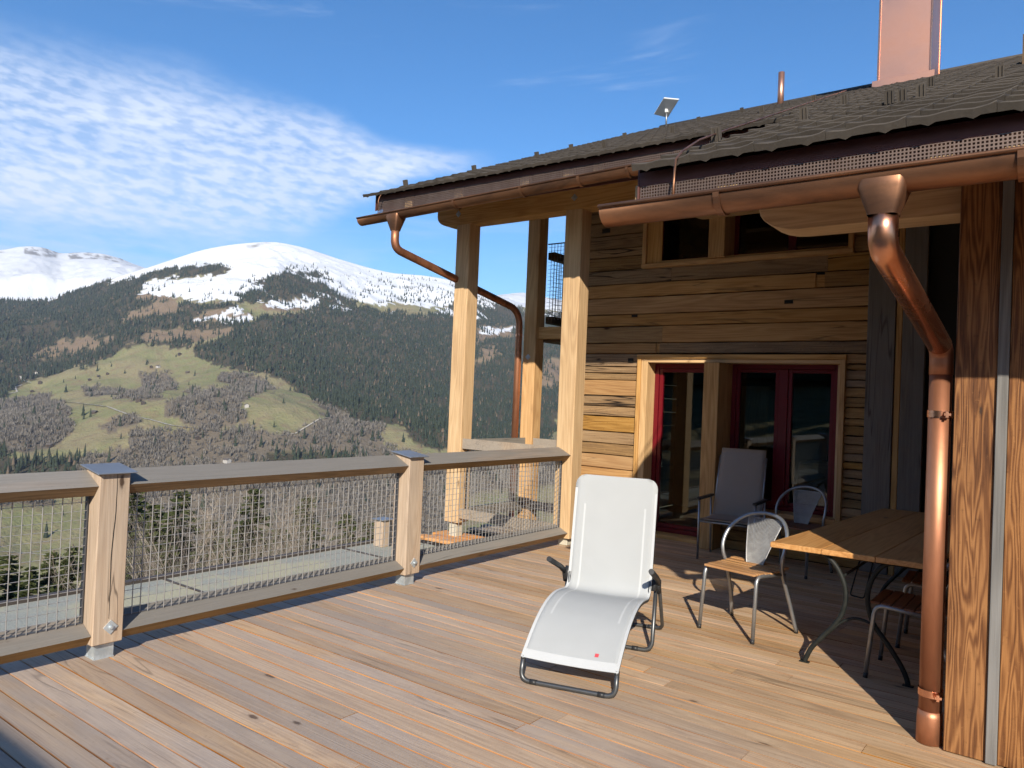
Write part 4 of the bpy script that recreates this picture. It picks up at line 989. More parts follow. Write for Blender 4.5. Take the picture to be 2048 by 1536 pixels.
def hanger(x, yc, z, r, parent):
    pts = [(x, yc - (r + 0.006) * math.cos(t), z - (r + 0.006) * math.sin(t)) for t in [math.pi * k / 10 for k in range(11)]] + [(x, yc + r + 0.02, z + 0.06)]
    bm = bmesh.new(); V = [[bm.verts.new((x + dx, p[1], p[2])) for dx in (-0.014, 0.014)] for p in pts]; V2 = [[bm.verts.new((x + dx, yc + (p[1] - yc) * 1.07, z + (p[2] - z) * 1.07)) for dx in (-0.014, 0.014)] for p in pts]
    for i in range(len(pts) - 1):
        bm.faces.new((V2[i][0], V2[i][1], V2[i + 1][1], V2[i + 1][0])); bm.faces.new((V[i][0], V[i + 1][0], V2[i + 1][0], V2[i][0])); bm.faces.new((V[i][1], V2[i][1], V2[i + 1][1], V[i + 1][1]))
    mesh_obj('hanger', from_bm(bm), copper_old, parent)
GY2, GZ2, GR = EAVE2 - 0.07, 2.528, 0.078
gl = on_y(1197, 430, GY2 - GR).x
g2 = gutter('gutter', gl, 4.2, GY2, GZ2 - 0.005, GZ2 + 0.01, GR, copper_old)
for px in (1432, 2042): hanger(on_y(px, 400, GY2 - GR).x, GY2, GZ2, GR, g2)
for xx in (0.5, 1.4): hanger(xx, GY2, GZ2, GR, g2)
GY1 = EAVE1 - 0.055
zl, zr = on_y(713, 437, GY1 - GR).z, 3.725; gl1 = on_y(713, 437, GY1 - GR).x
g1 = gutter('gutter', gl1, XSTEP - 0.03, GY1, zl, zr, 0.072, copper_old)
for px in (905, 1038, 1153, 1250): 
    xx = on_y(px, 400, GY1 - GR).x; hanger(xx, GY1, zl + (zr - zl) * (xx - gl1) / (XSTEP - gl1), 0.072, g1)
def apron(x0, x1, ya, yb, za0, zb0, za1, zb1):  # plate added behind each gutter to keep sun from leaking past it
    bm = bmesh.new(); V = [bm.verts.new(v) for v in ((x0, ya, za0), (x1, ya, za1), (x1, yb, zb1), (x0, yb, zb0), (x0, ya, za0 - 0.003), (x1, ya, za1 - 0.003), (x1, yb, zb1 - 0.003), (x0, yb, zb0 - 0.003))]
    for f in ((0, 1, 2, 3), (7, 6, 5, 4), (0, 4, 5, 1), (2, 6, 7, 3)): bm.faces.new([V[k] for k in f])
    mesh_obj('eave_apron', from_bm(bm), copper_dark, roof)
apron(XSTEP + 0.004, 4.2, GY2 + GR - 0.012, EAVE2 + 0.17, GZ2 - 0.004, GZ2 + 0.045, GZ2 + 0.008, GZ2 + 0.055)
apron(XV + 0.06, XSTEP - 0.012, GY1 + 0.060, EAVE1 + 0.17, zl - 0.004, zl + 0.05, zr - 0.004, zr + 0.035)
# ---- downpipe beside the wing wall
dp = empty('downpipe', (0, 0, 0), parent=chalet)
xo = on_y(1768, 400, GY2).x
def funnel(name, xo, yc, ztop, zbot, w, rp, parent, mat):
    bm = bmesh.new(); n = 16; rings = []
    for (z, hw, hd) in ((ztop, w, 0.078), (ztop - 0.035, w, 0.083), (zbot + 0.015, rp * 1.06, rp * 1.06), (zbot, rp, rp)):
        rings.append([bm.verts.new((xo + hw * math.copysign(abs(math.cos(a)) ** 0.4, math.cos(a)), yc + hd * math.copysign(abs(math.sin(a)) ** 0.4, math.sin(a)), z)) for a in [2 * math.pi * k / n for k in range(n)]])
    for A, B in zip(rings[:-1], rings[1:]):
        for k in range(n): f = bm.faces.new((B[k], B[(k + 1) % n], A[(k + 1) % n], A[k])); f.smooth = True
    return mesh_obj(name, from_bm(bm), mat, parent)
funnel('outlet', xo, GY2, GZ2 - 0.03, GZ2 - 0.165, 0.088, 0.054, dp, copper_old)
PXX, PYY = -0.562, 4.255
zt = GZ2 - 0.15; zb = 1.80
e1 = Vector((xo, GY2, zt - 0.135)); e2 = Vector((PXX, PYY, zb + 0.13))
path = round_path([(xo, GY2, zt), e1, e2, (PXX, PYY, zb)], 0.20, 8)
dd = (e2 - e1).normalized()
cut = next(k for k, p in enumerate(path) if (p - e1).dot(dd) > 0.14)
tube('elbow', path[:cut + 1], 0.0545, copper_new, dp, 18)
tube('pipe', [path[cut] - dd * 0.02] + path[cut + 1:-8], 0.052, copper_pipe, dp, 18)
tube('elbow', path[-10:], 0.0535, copper_pipe, dp, 18)
tube('pipe', [(PXX, PYY, zb + 0.01), (PXX, PYY, 0.14)], 0.051, copper_pipe, dp, 18)
tube('shoe', [(PXX, PYY, 0.16), (PXX, PYY, 0.13), (PXX, PYY, 0.003)], [0.054, 0.057, 0.0585], copper_pipe, dp, 18)
def clip_me():
    bm = bmesh.new(); tube_geo(bm, [(0, 0, -0.017), (0, 0, 0.017)], 0.056, 18, caps=False); bm_box(bm, (0.012, 0.05, 0.03), (0.012, -0.066, 0)); bm_box(bm, (0.03, 0.010, 0.012), (0.014, -0.085, 0)); return from_bm(bm)
cm_ = clip_me(); cm_.materials.append(copper_new)
for z in (on_y(1868, 828, PYY).z, on_y(1856, 1382, PYY).z): mesh_obj('clip', cm_, None, dp, (PXX, PYY, z), (0, 0, 0.35))
# ---- downpipe at the open corner
dp1 = empty('downpipe', (0, 0, 0), parent=chalet)
xo1 = on_y(792, 430, GY1).x; zg = zl + (zr - zl) * (xo1 - gl1) / (XSTEP - gl1)
funnel('outlet', xo1, GY1, zg - 0.02, zg - 0.20, 0.10, 0.046, dp1, copper_old)
b1 = Vector((xo1, GY1, zg - 0.40)); b2 = on_y(1040, 622, 8.24)
tube('pipe', round_path([(xo1, GY1, zg - 0.18), b1, b2, (b2.x, 8.24, -0.5)], 0.22, 8), 0.046, copper_pipe, dp1, 14)
mesh_obj('clip', cm_, None, dp1, (b2.x, 8.24, b2.z - 0.33), (0, 0, 0.3)).scale = (0.86, 0.86, 1)
# ---- side balcony
bal = empty('balcony', (0, 0, 0), parent=chalet)
box('edge_beam', (-5.893, 8.36, 2.40), (XL - 0.01, 8.46, 2.56), larch['X'], bal)
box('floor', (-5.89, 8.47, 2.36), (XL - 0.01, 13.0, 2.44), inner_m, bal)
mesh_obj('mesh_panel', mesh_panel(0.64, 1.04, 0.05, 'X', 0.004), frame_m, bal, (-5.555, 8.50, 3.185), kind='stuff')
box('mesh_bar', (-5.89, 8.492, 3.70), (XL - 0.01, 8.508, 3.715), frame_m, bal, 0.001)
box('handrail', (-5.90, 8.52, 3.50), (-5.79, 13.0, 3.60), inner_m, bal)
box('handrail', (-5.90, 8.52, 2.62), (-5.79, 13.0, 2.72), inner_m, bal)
mesh_obj('mesh_panel', mesh_panel(4.3, 0.76, 0.06, 'Y', 0.004), frame_m, bal, (-5.845, 10.7, 3.11), kind='stuff')

# ------------------------------------------------------------------ porch railing between the open corner's posts
pr_ = empty('porch_railing', (-5.3, 7.09, 0), label='short weathered railing between the two pale porch posts', cat='railing')
def rail2(p, q, zc, nm='rail'):
    p, q = Vector(p), Vector(q); d = q - p; me = prism_me(PROF, -d.length / 2, d.length / 2, 'Y')
    me.materials.append(rail_x if abs(d.x) > abs(d.y) else rail_w)
    c = (p + q) / 2; mesh_obj(nm, me, None, pr_, (c.x + 5.3, c.y - 7.09, zc), (0, 0, math.atan2(-d.x, d.y)))
rail2((-4.64, 7.09), (-6.0, 7.09), 0.995); rail2((-4.64, 7.09), (-6.0, 7.09), 0.15)
rail2((-6.06, 8.28), (-6.09, 7.20), 0.985); rail2((-6.06, 8.28), (-6.09, 7.20), 0.14)
rail2((-5.25, 8.40), (-5.88, 8.40), 0.985); rail2((-5.25, 8.40), (-5.88, 8.40), 0.15)
for (L, c, al) in ((1.34, (-5.32, 7.09), 'X'), (1.06, (-6.08, 7.74), 'Y')):
    pn = mesh_obj('mesh_panel', mesh_panel(L, 0.74, 0.05, al), wire_m, pr_, (c[0] + 5.3, c[1] - 7.09, 0.573), kind='stuff')
    mesh_obj('panel_frame', frame_me(L, 0.735, al), frame_m, pn)
# ------------------------------------------------------------------ furniture
chair_m = metal('chair_steel', (0.34, 0.35, 0.36), 0.42, 0.75, (0.27, 0.28, 0.29), 12.0, 0.01)
chair_dk = metal('lounger_steel', (0.11, 0.115, 0.12), 0.38, 0.7, (0.085, 0.09, 0.095), 12.0, 0.01)
perf_grey = metal('perforated_sheet', (0.36, 0.36, 0.355), 0.5, 0.6, (0.30, 0.30, 0.30), 20.0, 0.0)
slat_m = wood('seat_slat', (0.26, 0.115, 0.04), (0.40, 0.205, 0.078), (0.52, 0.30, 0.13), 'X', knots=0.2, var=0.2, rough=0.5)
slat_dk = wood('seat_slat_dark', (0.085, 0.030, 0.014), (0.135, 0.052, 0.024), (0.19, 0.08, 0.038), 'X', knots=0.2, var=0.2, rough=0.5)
table_m = wood('table_top', (0.34, 0.155, 0.050), (0.50, 0.255, 0.092), (0.62, 0.36, 0.15), 'Y', speck=0.2, knots=0.7, var=0.1, rough=0.42, bump=0.1, spec=0.45)
iron = metal('painted_iron', (0.012, 0.014, 0.013), 0.55, 0.0, (0.02, 0.022, 0.02), 30.0, 0.04, spec=0.25)
plastic = plain('black_plastic', (0.022, 0.023, 0.025), 0.45, 0, 0.1, 20, 0.02)
flake = plain('bare_iron_flakes', (0.55, 0.55, 0.52), 0.7)
cush = None
def fabric(name, col, scale=420.0, trans=0.0):
    s = NT(name); tc_ = s.n('ShaderNodeTexCoord'); v = tc_.outputs['Object']
    w1 = s.n('ShaderNodeTexWave'); w1.inputs['Scale'].default_value = scale; w1.bands_direction = 'X'; s.l(v, w1.inputs['Vector'])
    w2 = s.n('ShaderNodeTexWave'); w2.inputs['Scale'].default_value = scale; w2.bands_direction = 'Z'; s.l(v, w2.inputs['Vector'])
    wv = s.math('MULTIPLY', w1.outputs['Fac'], w2.outputs['Fac']); nz = s.noise(v, 5.0, 4)
    f = s.math('ADD', s.math('MULTIPLY', wv, 0.4), s.math('MULTIPLY', nz, 0.6))
    c = s.mix(f, tuple(x * 0.86 for x in col), tuple(min(1, x * 1.06) for x in col))
    p = s.principled(c, 0.78, 0, s.bump(s.math('ADD', wv, s.math('MULTIPLY', nz, 3.0)), 0.25, 0.004), 0.25)
    if trans > 0:
        t = s.n('ShaderNodeBsdfTranslucent'); s.l(c, t.inputs[0]); m = s.n('ShaderNodeMixShader'); m.inputs[0].default_value = trans
        s.l(p.outputs[0], m.inputs[1]); s.l(t.outputs[0], m.inputs[2]); s.l(m.outputs[0], s.out.inputs['Surface'])
    return s.mat
white_mesh = fabric('white_textile', (0.455, 0.475, 0.485), 420.0, 0.10); grey_fab = fabric('grey_cushion', (0.31, 0.262, 0.222), 300.0); hem_m = fabric('white_hem', (0.525, 0.545, 0.555), 420.0)
red_tag = plain('red_tag', (0.55, 0.07, 0.085), 0.6)

# ---- sun lounger
pL, pR = on_z(1043, 1365), on_z(1228, 1400); mid_ = (pL + pR) / 2; ax_ = (pR - pL).normalized()
lg = empty('sun_lounger', mid_, math.atan2(ax_.y, ax_.x), label='white mesh sun lounger with raised back standing in the sun', cat='sun lounger')
PR = [(0.012, 0.140), (0.075, 0.188), (0.155, 0.244), (0.25, 0.298), (0.36, 0.343), (0.475, 0.370), (0.585, 0.378), (0.69, 0.370), (0.77, 0.358), (0.828, 0.357), (0.868, 0.385), (0.890, 0.45), (0.912, 0.57), (0.938, 0.74), (0.962, 0.90), (0.984, 1.03), (0.998, 1.095)]
def smooth_pts(P, n=4):
    out = []
    for i in range(len(P) - 1):
        p0, p1, p2, p3 = P[max(i - 1, 0)], P[i], P[i + 1], P[min(i + 2, len(P) - 1)]
        for k in range(n):
            t = k / n; out.append(tuple(0.5 * ((2 * p1[j]) + (-p0[j] + p2[j]) * t + (2 * p0[j] - 5 * p1[j] + 4 * p2[j] - p3[j]) * t * t + (-p0[j] + 3 * p1[j] - 3 * p2[j] + p3[j]) * t ** 3) for j in range(len(p1))))
    out.append(P[-1]); return out
prof_ = smooth_pts(PR, 4); HW = 0.280
def sheet(u0, u1, nu, prof, lift=0.0, sag=0.012, rounded=False):
    V = []; F = []; N = len(prof)
    for i, (s_, z_) in enumerate(prof):
        a, b = prof[max(i - 1, 0)], prof[min(i + 1, N - 1)]; tx, tz = b[0] - a[0], b[1] - a[1]; l_ = math.hypot(tx, tz); nx_, nz_ = -tz / l_, tx / l_
        d_top = sum(math.hypot(prof[k + 1][0] - prof[k][0], prof[k + 1][1] - prof[k][1]) for k in range(i, N - 1))
        ins = (0.07 - math.sqrt(max(0, 0.07 ** 2 - (0.07 - d_top) ** 2))) if rounded and d_top < 0.07 else 0.0
        for k in range(nu + 1):
            u = u0 + (u1 - u0) * k / nu; uu = max(-HW + ins, min(HW - ins, u)); dip = -sag * (1 - (u / HW) ** 2) + lift
            V.append((uu, s_ + nx_ * dip, z_ + nz_ * dip))
    for i in range(N - 1):
        for k in range(nu): b = i * (nu + 1) + k; F.append((b, b + 1, b + nu + 2, b + nu + 1))
    return V, F
V, F = sheet(-HW, HW, 14, prof_, rounded=True)
o = mesh_obj('sling', pyd(V, F, True), white_mesh, lg); md = o.modifiers.new('thick', 'SOLIDIFY'); md.thickness = 0.004; md.offset = 0
for sg in (-1, 1):
    V, F = sheet(sg * 0.205 - 0.006, sg * 0.205 + 0.006, 1, prof_[14:-8], 0.0030); mesh_obj('hem', pyd(V, F, True), hem_m, lg)
    V, F = sheet(sg * 0.275 - 0.012, sg * 0.275 + 0.012, 1, prof_[1:-5], 0.0030); mesh_obj('hem', pyd(V, F, True), hem_m, lg)
V, F = sheet(-HW, HW, 10, prof_[0:4], 0.0030); mesh_obj('hem', pyd(V, F, True), hem_m, lg)
V, F = sheet(0.128, 0.150, 1, prof_[4:6], 0.0045); mesh_obj('tag', pyd(V, F, True), red_tag, lg)
rail_pts = [(0.0, p[0], p[1] - 0.012) for p in prof_]
for sg in (-1, 1): tube('side_tube', [(sg * 0.270, p[1] + (0.014 if p[2] > 0.45 else 0), p[2]) for p in rail_pts[:-6]], 0.0105, chair_dk, lg, 8)
tube('foot_loop', round_path([(-0.270, 0.03, 0.145), (-0.272, 0.0, 0.014), (0.272, 0.0, 0.014), (0.270, 0.03, 0.145)], 0.055, 6), 0.0140, chair_dk, lg, 12)
tube('leg_loop', round_path([(-0.300, 0.945, 0.43), (-0.302, 0.86, 0.014), (0.302, 0.86, 0.014), (0.300, 0.945, 0.43)], 0.06, 6), 0.0135, chair_dk, lg, 12)
tube('leg_loop', round_path([(-0.318, 0.955, 0.41), (-0.280, 1.38, 0.014), (0.280, 1.38, 0.014), (0.318, 0.955, 0.41)], 0.06, 6), 0.0125, chair_dk, lg, 12)
for sg in (-1, 1):
    for y_ in (0.0, 0.86, 1.38): tube('sleeve', [(sg * 0.175, y_, 0.014), (sg * 0.215, y_, 0.014)], 0.0155, plastic, lg, 12)
    tube('hinge', [(sg * 0.292, 0.90, 0.385), (sg * 0.292, 0.925, 0.475)], 0.021, plastic, lg, 10)
    tube('hinge', [(sg * 0.314, 0.945, 0.37), (sg * 0.318, 0.915, 0.455)], 0.019, plastic, lg, 10)
    tube('armrest', round_path([(sg * 0.318, 0.93, 0.425), (sg * 0.322, 0.86, 0.475), (sg * 0.328, 0.60, 0.575)], 0.05, 5), [0.016] * 2 + [0.018] * 6, plastic, lg, 10)
for o_ in lg.children:
    if o_.name.startswith('tag'): o_['label'] = 'small red tag near the foot end'

# ---- steel chairs with a hoop back
def make_chair(name, loc, rz, slat, label):
    t = empty(name, loc, rz, label=label, cat='chair', group='hoop backed metal chairs round the table')
    half = [(0.262, 0.255, 0.006), (0.240, 0.185, 0.22), (0.226, 0.10, 0.42), (0.238, 0.065, 0.52), (0.245, 0.085, 0.61), (0.222, 0.15, 0.71), (0.14, 0.225, 0.79), (0.0, 0.258, 0.818)]
    full = [(-p[0], p[1], p[2]) for p in half] + [p for p in half[-2::-1]]
    tube('hoop', smooth_pts(full, 4), 0.0135, chair_m, t, 12)
    for sg in (-1, 1):
        tube('leg', round_path([(sg * 0.212, -0.245, 0.006), (sg * 0.203, -0.205, 0.446), (sg * 0.222, 0.13, 0.425)], 0.06, 6), 0.0135, chair_m, t, 12)
        for p in ((sg * 0.212, -0.245), (sg * 0.262, 0.255)): tube('foot', [(p[0], p[1], 0.001), (p[0] * 0.997, p[1] * 0.99, 0.03)], 0.0142, plastic, t, 10)
    tube('cross_bar', [(-0.203, -0.10, 0.437), (0.203, -0.10, 0.437)], 0.009, chair_m, t, 8); tube('cross_bar', [(-0.22, 0.12, 0.424), (0.22, 0.12, 0.424)], 0.009, chair_m, t, 8)
    for k in range(7):
        y_ = -0.205 + k * 0.062; w_ = 0.40 + 0.015 * min(k, 3); z_ = 0.461 - 0.012 * math.sin(math.pi * k / 6) - (0.006 if k == 0 else 0)
        o = mesh_obj('slat', box_me((w_, 0.056, 0.016), 0.005, 2), slat, t, (0, y_, z_)); 
    # perforated back plate
    bm = bmesh.new(); B0, B1, zt_, zb_ = 0.062, 0.142, 0.775, 0.445
    def P(u, v, d=0.0): w = B0 + (B1 - B0) * v; return (u * w, 0.105 + 0.145 * v ** 1.3 + 0.02 * (1 - u * u) + d, zb_ + (zt_ - zb_) * v)
    n_ = 24
    for k in range(n_ + 1):
        u = -1 + 2 * k / n_; tube_geo(bm, [P(u, v / 8) for v in range(9)], 0.0027, 4, caps=False)
    for k in range(40):
        v = k / 39; tube_geo(bm, [P(u / 3, v, -0.001) for u in range(-3, 4)], 0.0027, 4, caps=False)
    pl = mesh_obj('back_plate', from_bm(bm), perf_grey, t, kind='stuff')
    edge = [P(-1, v / 8) for v in range(9)] + [P(u / 3, 1) for u in range(-2, 3)] + [P(1, v / 8) for v in range(8, -1, -1)] + [P(u / 3, 0) for u in range(2, -3, -1)]
    tube('rim', edge, 0.0048, perf_grey, pl, 6, closed=True)
    return t
def rotp(loc, rz, p): c_, s_ = math.cos(rz), math.sin(rz); return Vector((loc[0] + c_ * p[0] - s_ * p[1], loc[1] + s_ * p[0] + c_ * p[1], 0))
make_chair('hoop_chair', (-1.905, 5.42, 0), -0.20, slat_m, 'hoop back metal chair with sunlit orange seat, at the table corner')
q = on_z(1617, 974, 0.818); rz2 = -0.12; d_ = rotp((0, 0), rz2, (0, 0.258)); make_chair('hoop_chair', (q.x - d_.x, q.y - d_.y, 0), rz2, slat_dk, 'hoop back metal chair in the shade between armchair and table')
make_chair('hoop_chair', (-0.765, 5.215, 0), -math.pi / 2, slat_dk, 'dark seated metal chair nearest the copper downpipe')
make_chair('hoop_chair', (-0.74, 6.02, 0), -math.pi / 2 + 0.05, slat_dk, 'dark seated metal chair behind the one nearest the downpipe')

# ---- table
TZ = 0.738
tb = empty('dining_table', (-1.05, 6.2, 0), label='long wooden table on curved black iron legs', cat='table')
c4 = [(-1.59, 4.945), (-0.66, 4.985), (-0.60, 7.58), (-1.42, 7.55)]
for k in range(3):
    f0, f1 = k / 3 + (0.0012 if k else 0), (k + 1) / 3 - (0.0012 if k < 2 else 0)
    def lp(a, b, t): return (a[0] + (b[0] - a[0]) * t + 1.05, a[1] + (b[1] - a[1]) * t - 6.2)
    mesh_obj('plank', prism_me([lp(c4[0], c4[1], f0), lp(c4[0], c4[1], f1), lp(c4[3], c4[2], f1), lp(c4[3], c4[2], f0)], TZ - 0.034, TZ, 'Z', 0.004), table_m, tb)
TP = Vector((-1.05, 6.2, 0))
def legpath(P, y): return [on_y(px, py, 5.02) + Vector((0, y - 5.02, 0)) - TP for px, py in P]
LEG_L = [(1648, 1106), (1672, 1132), (1688, 1168), (1691, 1202), (1680, 1238), (1652, 1270), (1625, 1297), (1613, 1318), (1609, 1327)]
LEG_R = [(1792, 1124), (1765, 1133), (1744, 1160), (1735, 1200), (1745, 1248), (1774, 1292), (1800, 1335), (1812, 1362), (1816, 1378)]
ARC = [(1658, 1265), (1680, 1246), (1706, 1237), (1733, 1243), (1752, 1257)]
for y in (5.02, 7.25):
    for P in (LEG_L, LEG_R):
        pts = smooth_pts([tuple(v) for v in legpath(P, y)], 4)
        lo = pts[-1]; pts = [(p[0], p[1], max(p[2] - (lo[2] - 0.008) * (1 - min(1, p[2] / 0.7)), 0.008)) for p in pts]
        lgm = tube('leg', pts, 0.0150, iron, tb, 10); bx_ = pts[-1]
        f_ = mesh_obj('foot', box_me((0.06, 0.03, 0.008), 0.002), iron, lgm, (Vector(bx_) - lgm.location) + Vector((0, 0, -0.003)))
    tube('brace', smooth_pts([tuple(v) for v in legpath(ARC, y)], 4), 0.009, iron, tb, 8)
    box('top_bar', (-1.47 - TP.x, y - 0.018 - TP.y, TZ - 0.045), (-0.72 - TP.x, y + 0.018 - TP.y, TZ - 0.0345), iron, tb, 0.002)
tube('stay', round_path([on_y(px, py, 6.1) - TP for px, py in ((1722, 1112), (1700, 1190), (1728, 1197), (1748, 1115))], 0.02, 3), 0.006, iron, tb, 6)
tube('stretcher', [on_y(1690, 1150, 5.03) - TP, on_y(1690, 1150, 5.03) - TP + Vector((0, 2.2, 0))], 0.008, iron, tb, 8)

# ---- grey reclining armchair
ac = empty('reclining_armchair', (-2.905, 7.80, 0), 0.10, label='high backed grey padded armchair by the garden door', cat='armchair')
def flat(name, pts, w, d, mat, parent):
    bm = bmesh.new(); tube_geo(bm, pts, w, 4); return mesh_obj(name, from_bm(bm), mat, parent)
for sg in (-1, 1):
    x_ = sg * 0.285
    tube('front_leg', [(x_, -0.25, 0.003), (x_, -0.25, 0.615)], 0.0125, chair_m, ac, 8)
    tube('rear_leg', [(x_, 0.20, 0.003), (x_, 0.16, 0.615)], 0.0115, chair_m, ac, 8)
    tube('side_rail', [(x_ * 0.98, -0.25, 0.40), (x_ * 0.98, 0.20, 0.38)], 0.011, chair_m, ac, 8)
    box('armrest', (x_ - 0.024, -0.28, 0.617), (x_ + 0.024, 0.20, 0.642), plastic, ac, 0.006)
    tube('back_tube', [(x_ * 0.88, 0.15, 0.40), (x_ * 0.86, 0.34, 1.06)], 0.011, chair_m, ac, 8)
tube('front_rail', [(-0.28, -0.25, 0.395), (0.28, -0.25, 0.395)], 0.011, chair_m, ac, 8)
def cushion(name, prof, hw, th, parent, taper=0.0):
    V = []; F = []; nu = 10; N = len(prof)
    top, bot = [], []
    for i, (y_, z_) in enumerate(prof):
        a, b = prof[max(i - 1, 0)], prof[min(i + 1, N - 1)]; tx, tz = b[0] - a[0], b[1] - a[1]; l_ = math.hypot(tx, tz); nx_, nz_ = -tz / l_, tx / l_
        for sgn in (1, -1):
            for k in range(nu + 1):
                u = -1 + 2 * k / nu; e = (1 - abs(u) ** 6) * (1 - abs(2 * i / (N - 1) - 1) ** 10); off_ = sgn * th / 2 * (0.25 + 0.75 * e)
                V.append((u * hw * (1 - taper * i / (N - 1)), y_ + nx_ * off_, z_ + nz_ * off_))
    W2 = 2 * (nu + 1)
    for i in range(N - 1):
        for k in range(nu):
            b = i * W2 + k; F.append((b, b + 1, b + W2 + 1, b + W2)); c = b + nu + 1; F.append((c + W2, c + W2 + 1, c + 1, c))
        b = i * W2; F.append((b, b + W2, b + W2 + nu + 1, b + nu + 1)); b += nu; F.append((b + nu + 1, b + nu + 1 + W2, b + W2, b))
    F.append(tuple(range(nu + 1))[::-1] + tuple(range(nu + 1, W2))) if False else None
    b = (N - 1) * W2
    for base, flip in ((0, True), (b, False)):
        for k in range(nu):
            f = (base + k, base + k + 1, base + nu + 2 + k, base + nu + 1 + k); F.append(f if flip else f[::-1])
    return mesh_obj(name, pyd(V, F, True), grey_fab, parent)
cushion('seat_cushion', [(-0.27 + 0.44 * k / 8, 0.425 - 0.012 * math.sin(math.pi * k / 8)) for k in range(9)], 0.262, 0.045, ac)
cushion('back_cushion', [(0.155 + 0.205 * (k / 12), 0.42 + 0.72 * k / 12) for k in range(13)], 0.262, 0.045, ac, 0.10)

# ---- satellite antenna on the roof
ys = 13.0; q = on_y(1332, 256, ys)
dish = empty('satellite_antenna', (q.x, ys, roof_z(ys) - 0.03), label='small white flat satellite antenna on a pole at the roof ridge', cat='antenna')
white_p = plain('white_plastic', (0.72, 0.73, 0.74), 0.4, 0, 0.03)
tube('mast', [(0, 0, 0), (0, 0, 0.34)], 0.017, chair_m, dish, 10)
_c = [on_y(1327, 196, 12.80), on_y(1358, 199, 12.80), on_y(1335, 236, 13.12), on_y(1307, 229, 13.12)]
_nn = (_c[1] - _c[0]).cross(_c[3] - _c[0]).normalized() * 0.03; _o = Vector((q.x, ys, roof_z(ys) - 0.03))
pm = mesh_obj('panel', pyd([c_ - _o for c_ in _c] + [c_ - _o + _nn for c_ in _c], [(0, 1, 2, 3), (7, 6, 5, 4), (0, 4, 5, 1), (1, 5, 6, 2), (2, 6, 7, 3), (3, 7, 4, 0)]), white_p, dish)
md = pm.modifiers.new('soft', 'BEVEL'); md.width = 0.012; md.segments = 2
mesh_obj('joint', box_me((0.06, 0.06, 0.09), 0.01), white_p, dish, (0, 0, 0.33))
# ------------------------------------------------------------------ the lower flat roof beyond the railing
s = NT('roof_gravel'); g_ = s.n('ShaderNodeNewGeometry'); ps = g_.outputs['Position']
nA = s.noise(ps, 1.4, 4, 0.6); nB = s.noise(ps, 55.0, 3, 0.6)
c = s.mix(nB, (0.22, 0.235, 0.21), (0.40, 0.41, 0.37)); c = s.mix(s.math('MULTIPLY', s.rng(nA, 0.48, 0.66), 0.6), c, (0.47, 0.43, 0.27))
s.principled(c, 0.9, 0, s.bump(nB, 0.7, 0.01), 0.2)
fr = mesh_obj('flat_roof', box_me((1.55, 13.0, 0.3)), s.mat, None, (-5.76, 0.05, -0.31), kind='structure'); fr['label'] = 'gravelled flat roof strip below the railing'
edge_m = metal('roof_edge_metal', (0.12, 0.10, 0.09), 0.6, 0.6)
o = box('edge_trim', (-6.575, -6.5, -0.45), (-6.525, 6.56, -0.125), edge_m, None, 0.004); o.parent = fr; o.location -= fr.location
for k in range(6):
    y_ = -4.6 + k * 2.05; o = box('seam', (-6.52, y_ - 0.012, -0.164), (-4.99, y_ + 0.012, -0.150), edge_m, None, 0.001); o.parent = fr; o.location -= fr.location
# small capped post at the far corner of that roof
q = on_z(764, 1090, -0.15); sp_ = empty('roof_post', (q.x, q.y, -0.16), label='short pale capped post standing on the gravel roof edge', cat='post')
box('shaft', (-0.07, -0.07, 0), (0.07, 0.07, 0.30), post_w, sp_, 0.005); box('cap', (-0.095, -0.095, 0.302), (0.095, 0.095, 0.312), steel_cap, sp_, 0.002); box('strip', (0.072, 0.03, 0.0), (0.078, 0.07, 0.28), frame_m, sp_, 0.001)
# boards of the porch floor
pf_ = mesh_obj('porch_floor', box_me((1.55, 2.2, 0.06)), black_m, None, (-5.55, 7.6, -0.20), kind='structure'); pf_['label'] = 'unfinished porch floor under the open corner'
fresh = wood('fresh_board', (0.42, 0.17, 0.06), (0.56, 0.27, 0.10), (0.68, 0.38, 0.17), 'X', var=0.25)
for k in range(13):
    y_ = 6.72 + k * 0.15
    if k in (4, 5, 9): continue
    o = box('floor_board', (-6.35 + rnd.uniform(-0.12, 0.12), y_, -0.165), (-4.98, y_ + 0.142, -0.135 + rnd.uniform(0, 0.01)), fresh if k < 6 else rail_x, None, 0.004); o.parent = pf_; o.location -= pf_.location
ins = plain('wood_fibre', (0.58, 0.47, 0.22), 0.95, 0, 0.2, 40, 0.4)
q0 = on_z(850, 1105, -0.13); q1 = on_z(960, 1088, -0.13)
ib = box('insulation_board', (q1.x - 0.2, q0.y - 0.25, -0.155), (-5.02, q1.y - 0.05, -0.115), ins, None, 0.004); setp(ib, 'flat yellow insulation board lying behind the railing near the porch', 'board')
# building across the terrace, behind the viewpoint: its shadow reaches the nearest boards
rh = empty('rear_building', (1.6, -3.6, 0), label='plank building whose shadow falls across the nearest deck boards', cat='house')
for k in range(16): box('plank', (-4.4, 0, k * 0.19), (4.4, 0.05, k * 0.19 + 0.186), plank_old, rh, 0.005)
box('wall', (-4.4, -4.0, 0), (4.4, -0.004, 3.03), inner_m, rh, 0); box('roof', (-4.7, -4.4, 3.04), (4.7, 0.10, 3.22), tile_m, rh, 0.01)

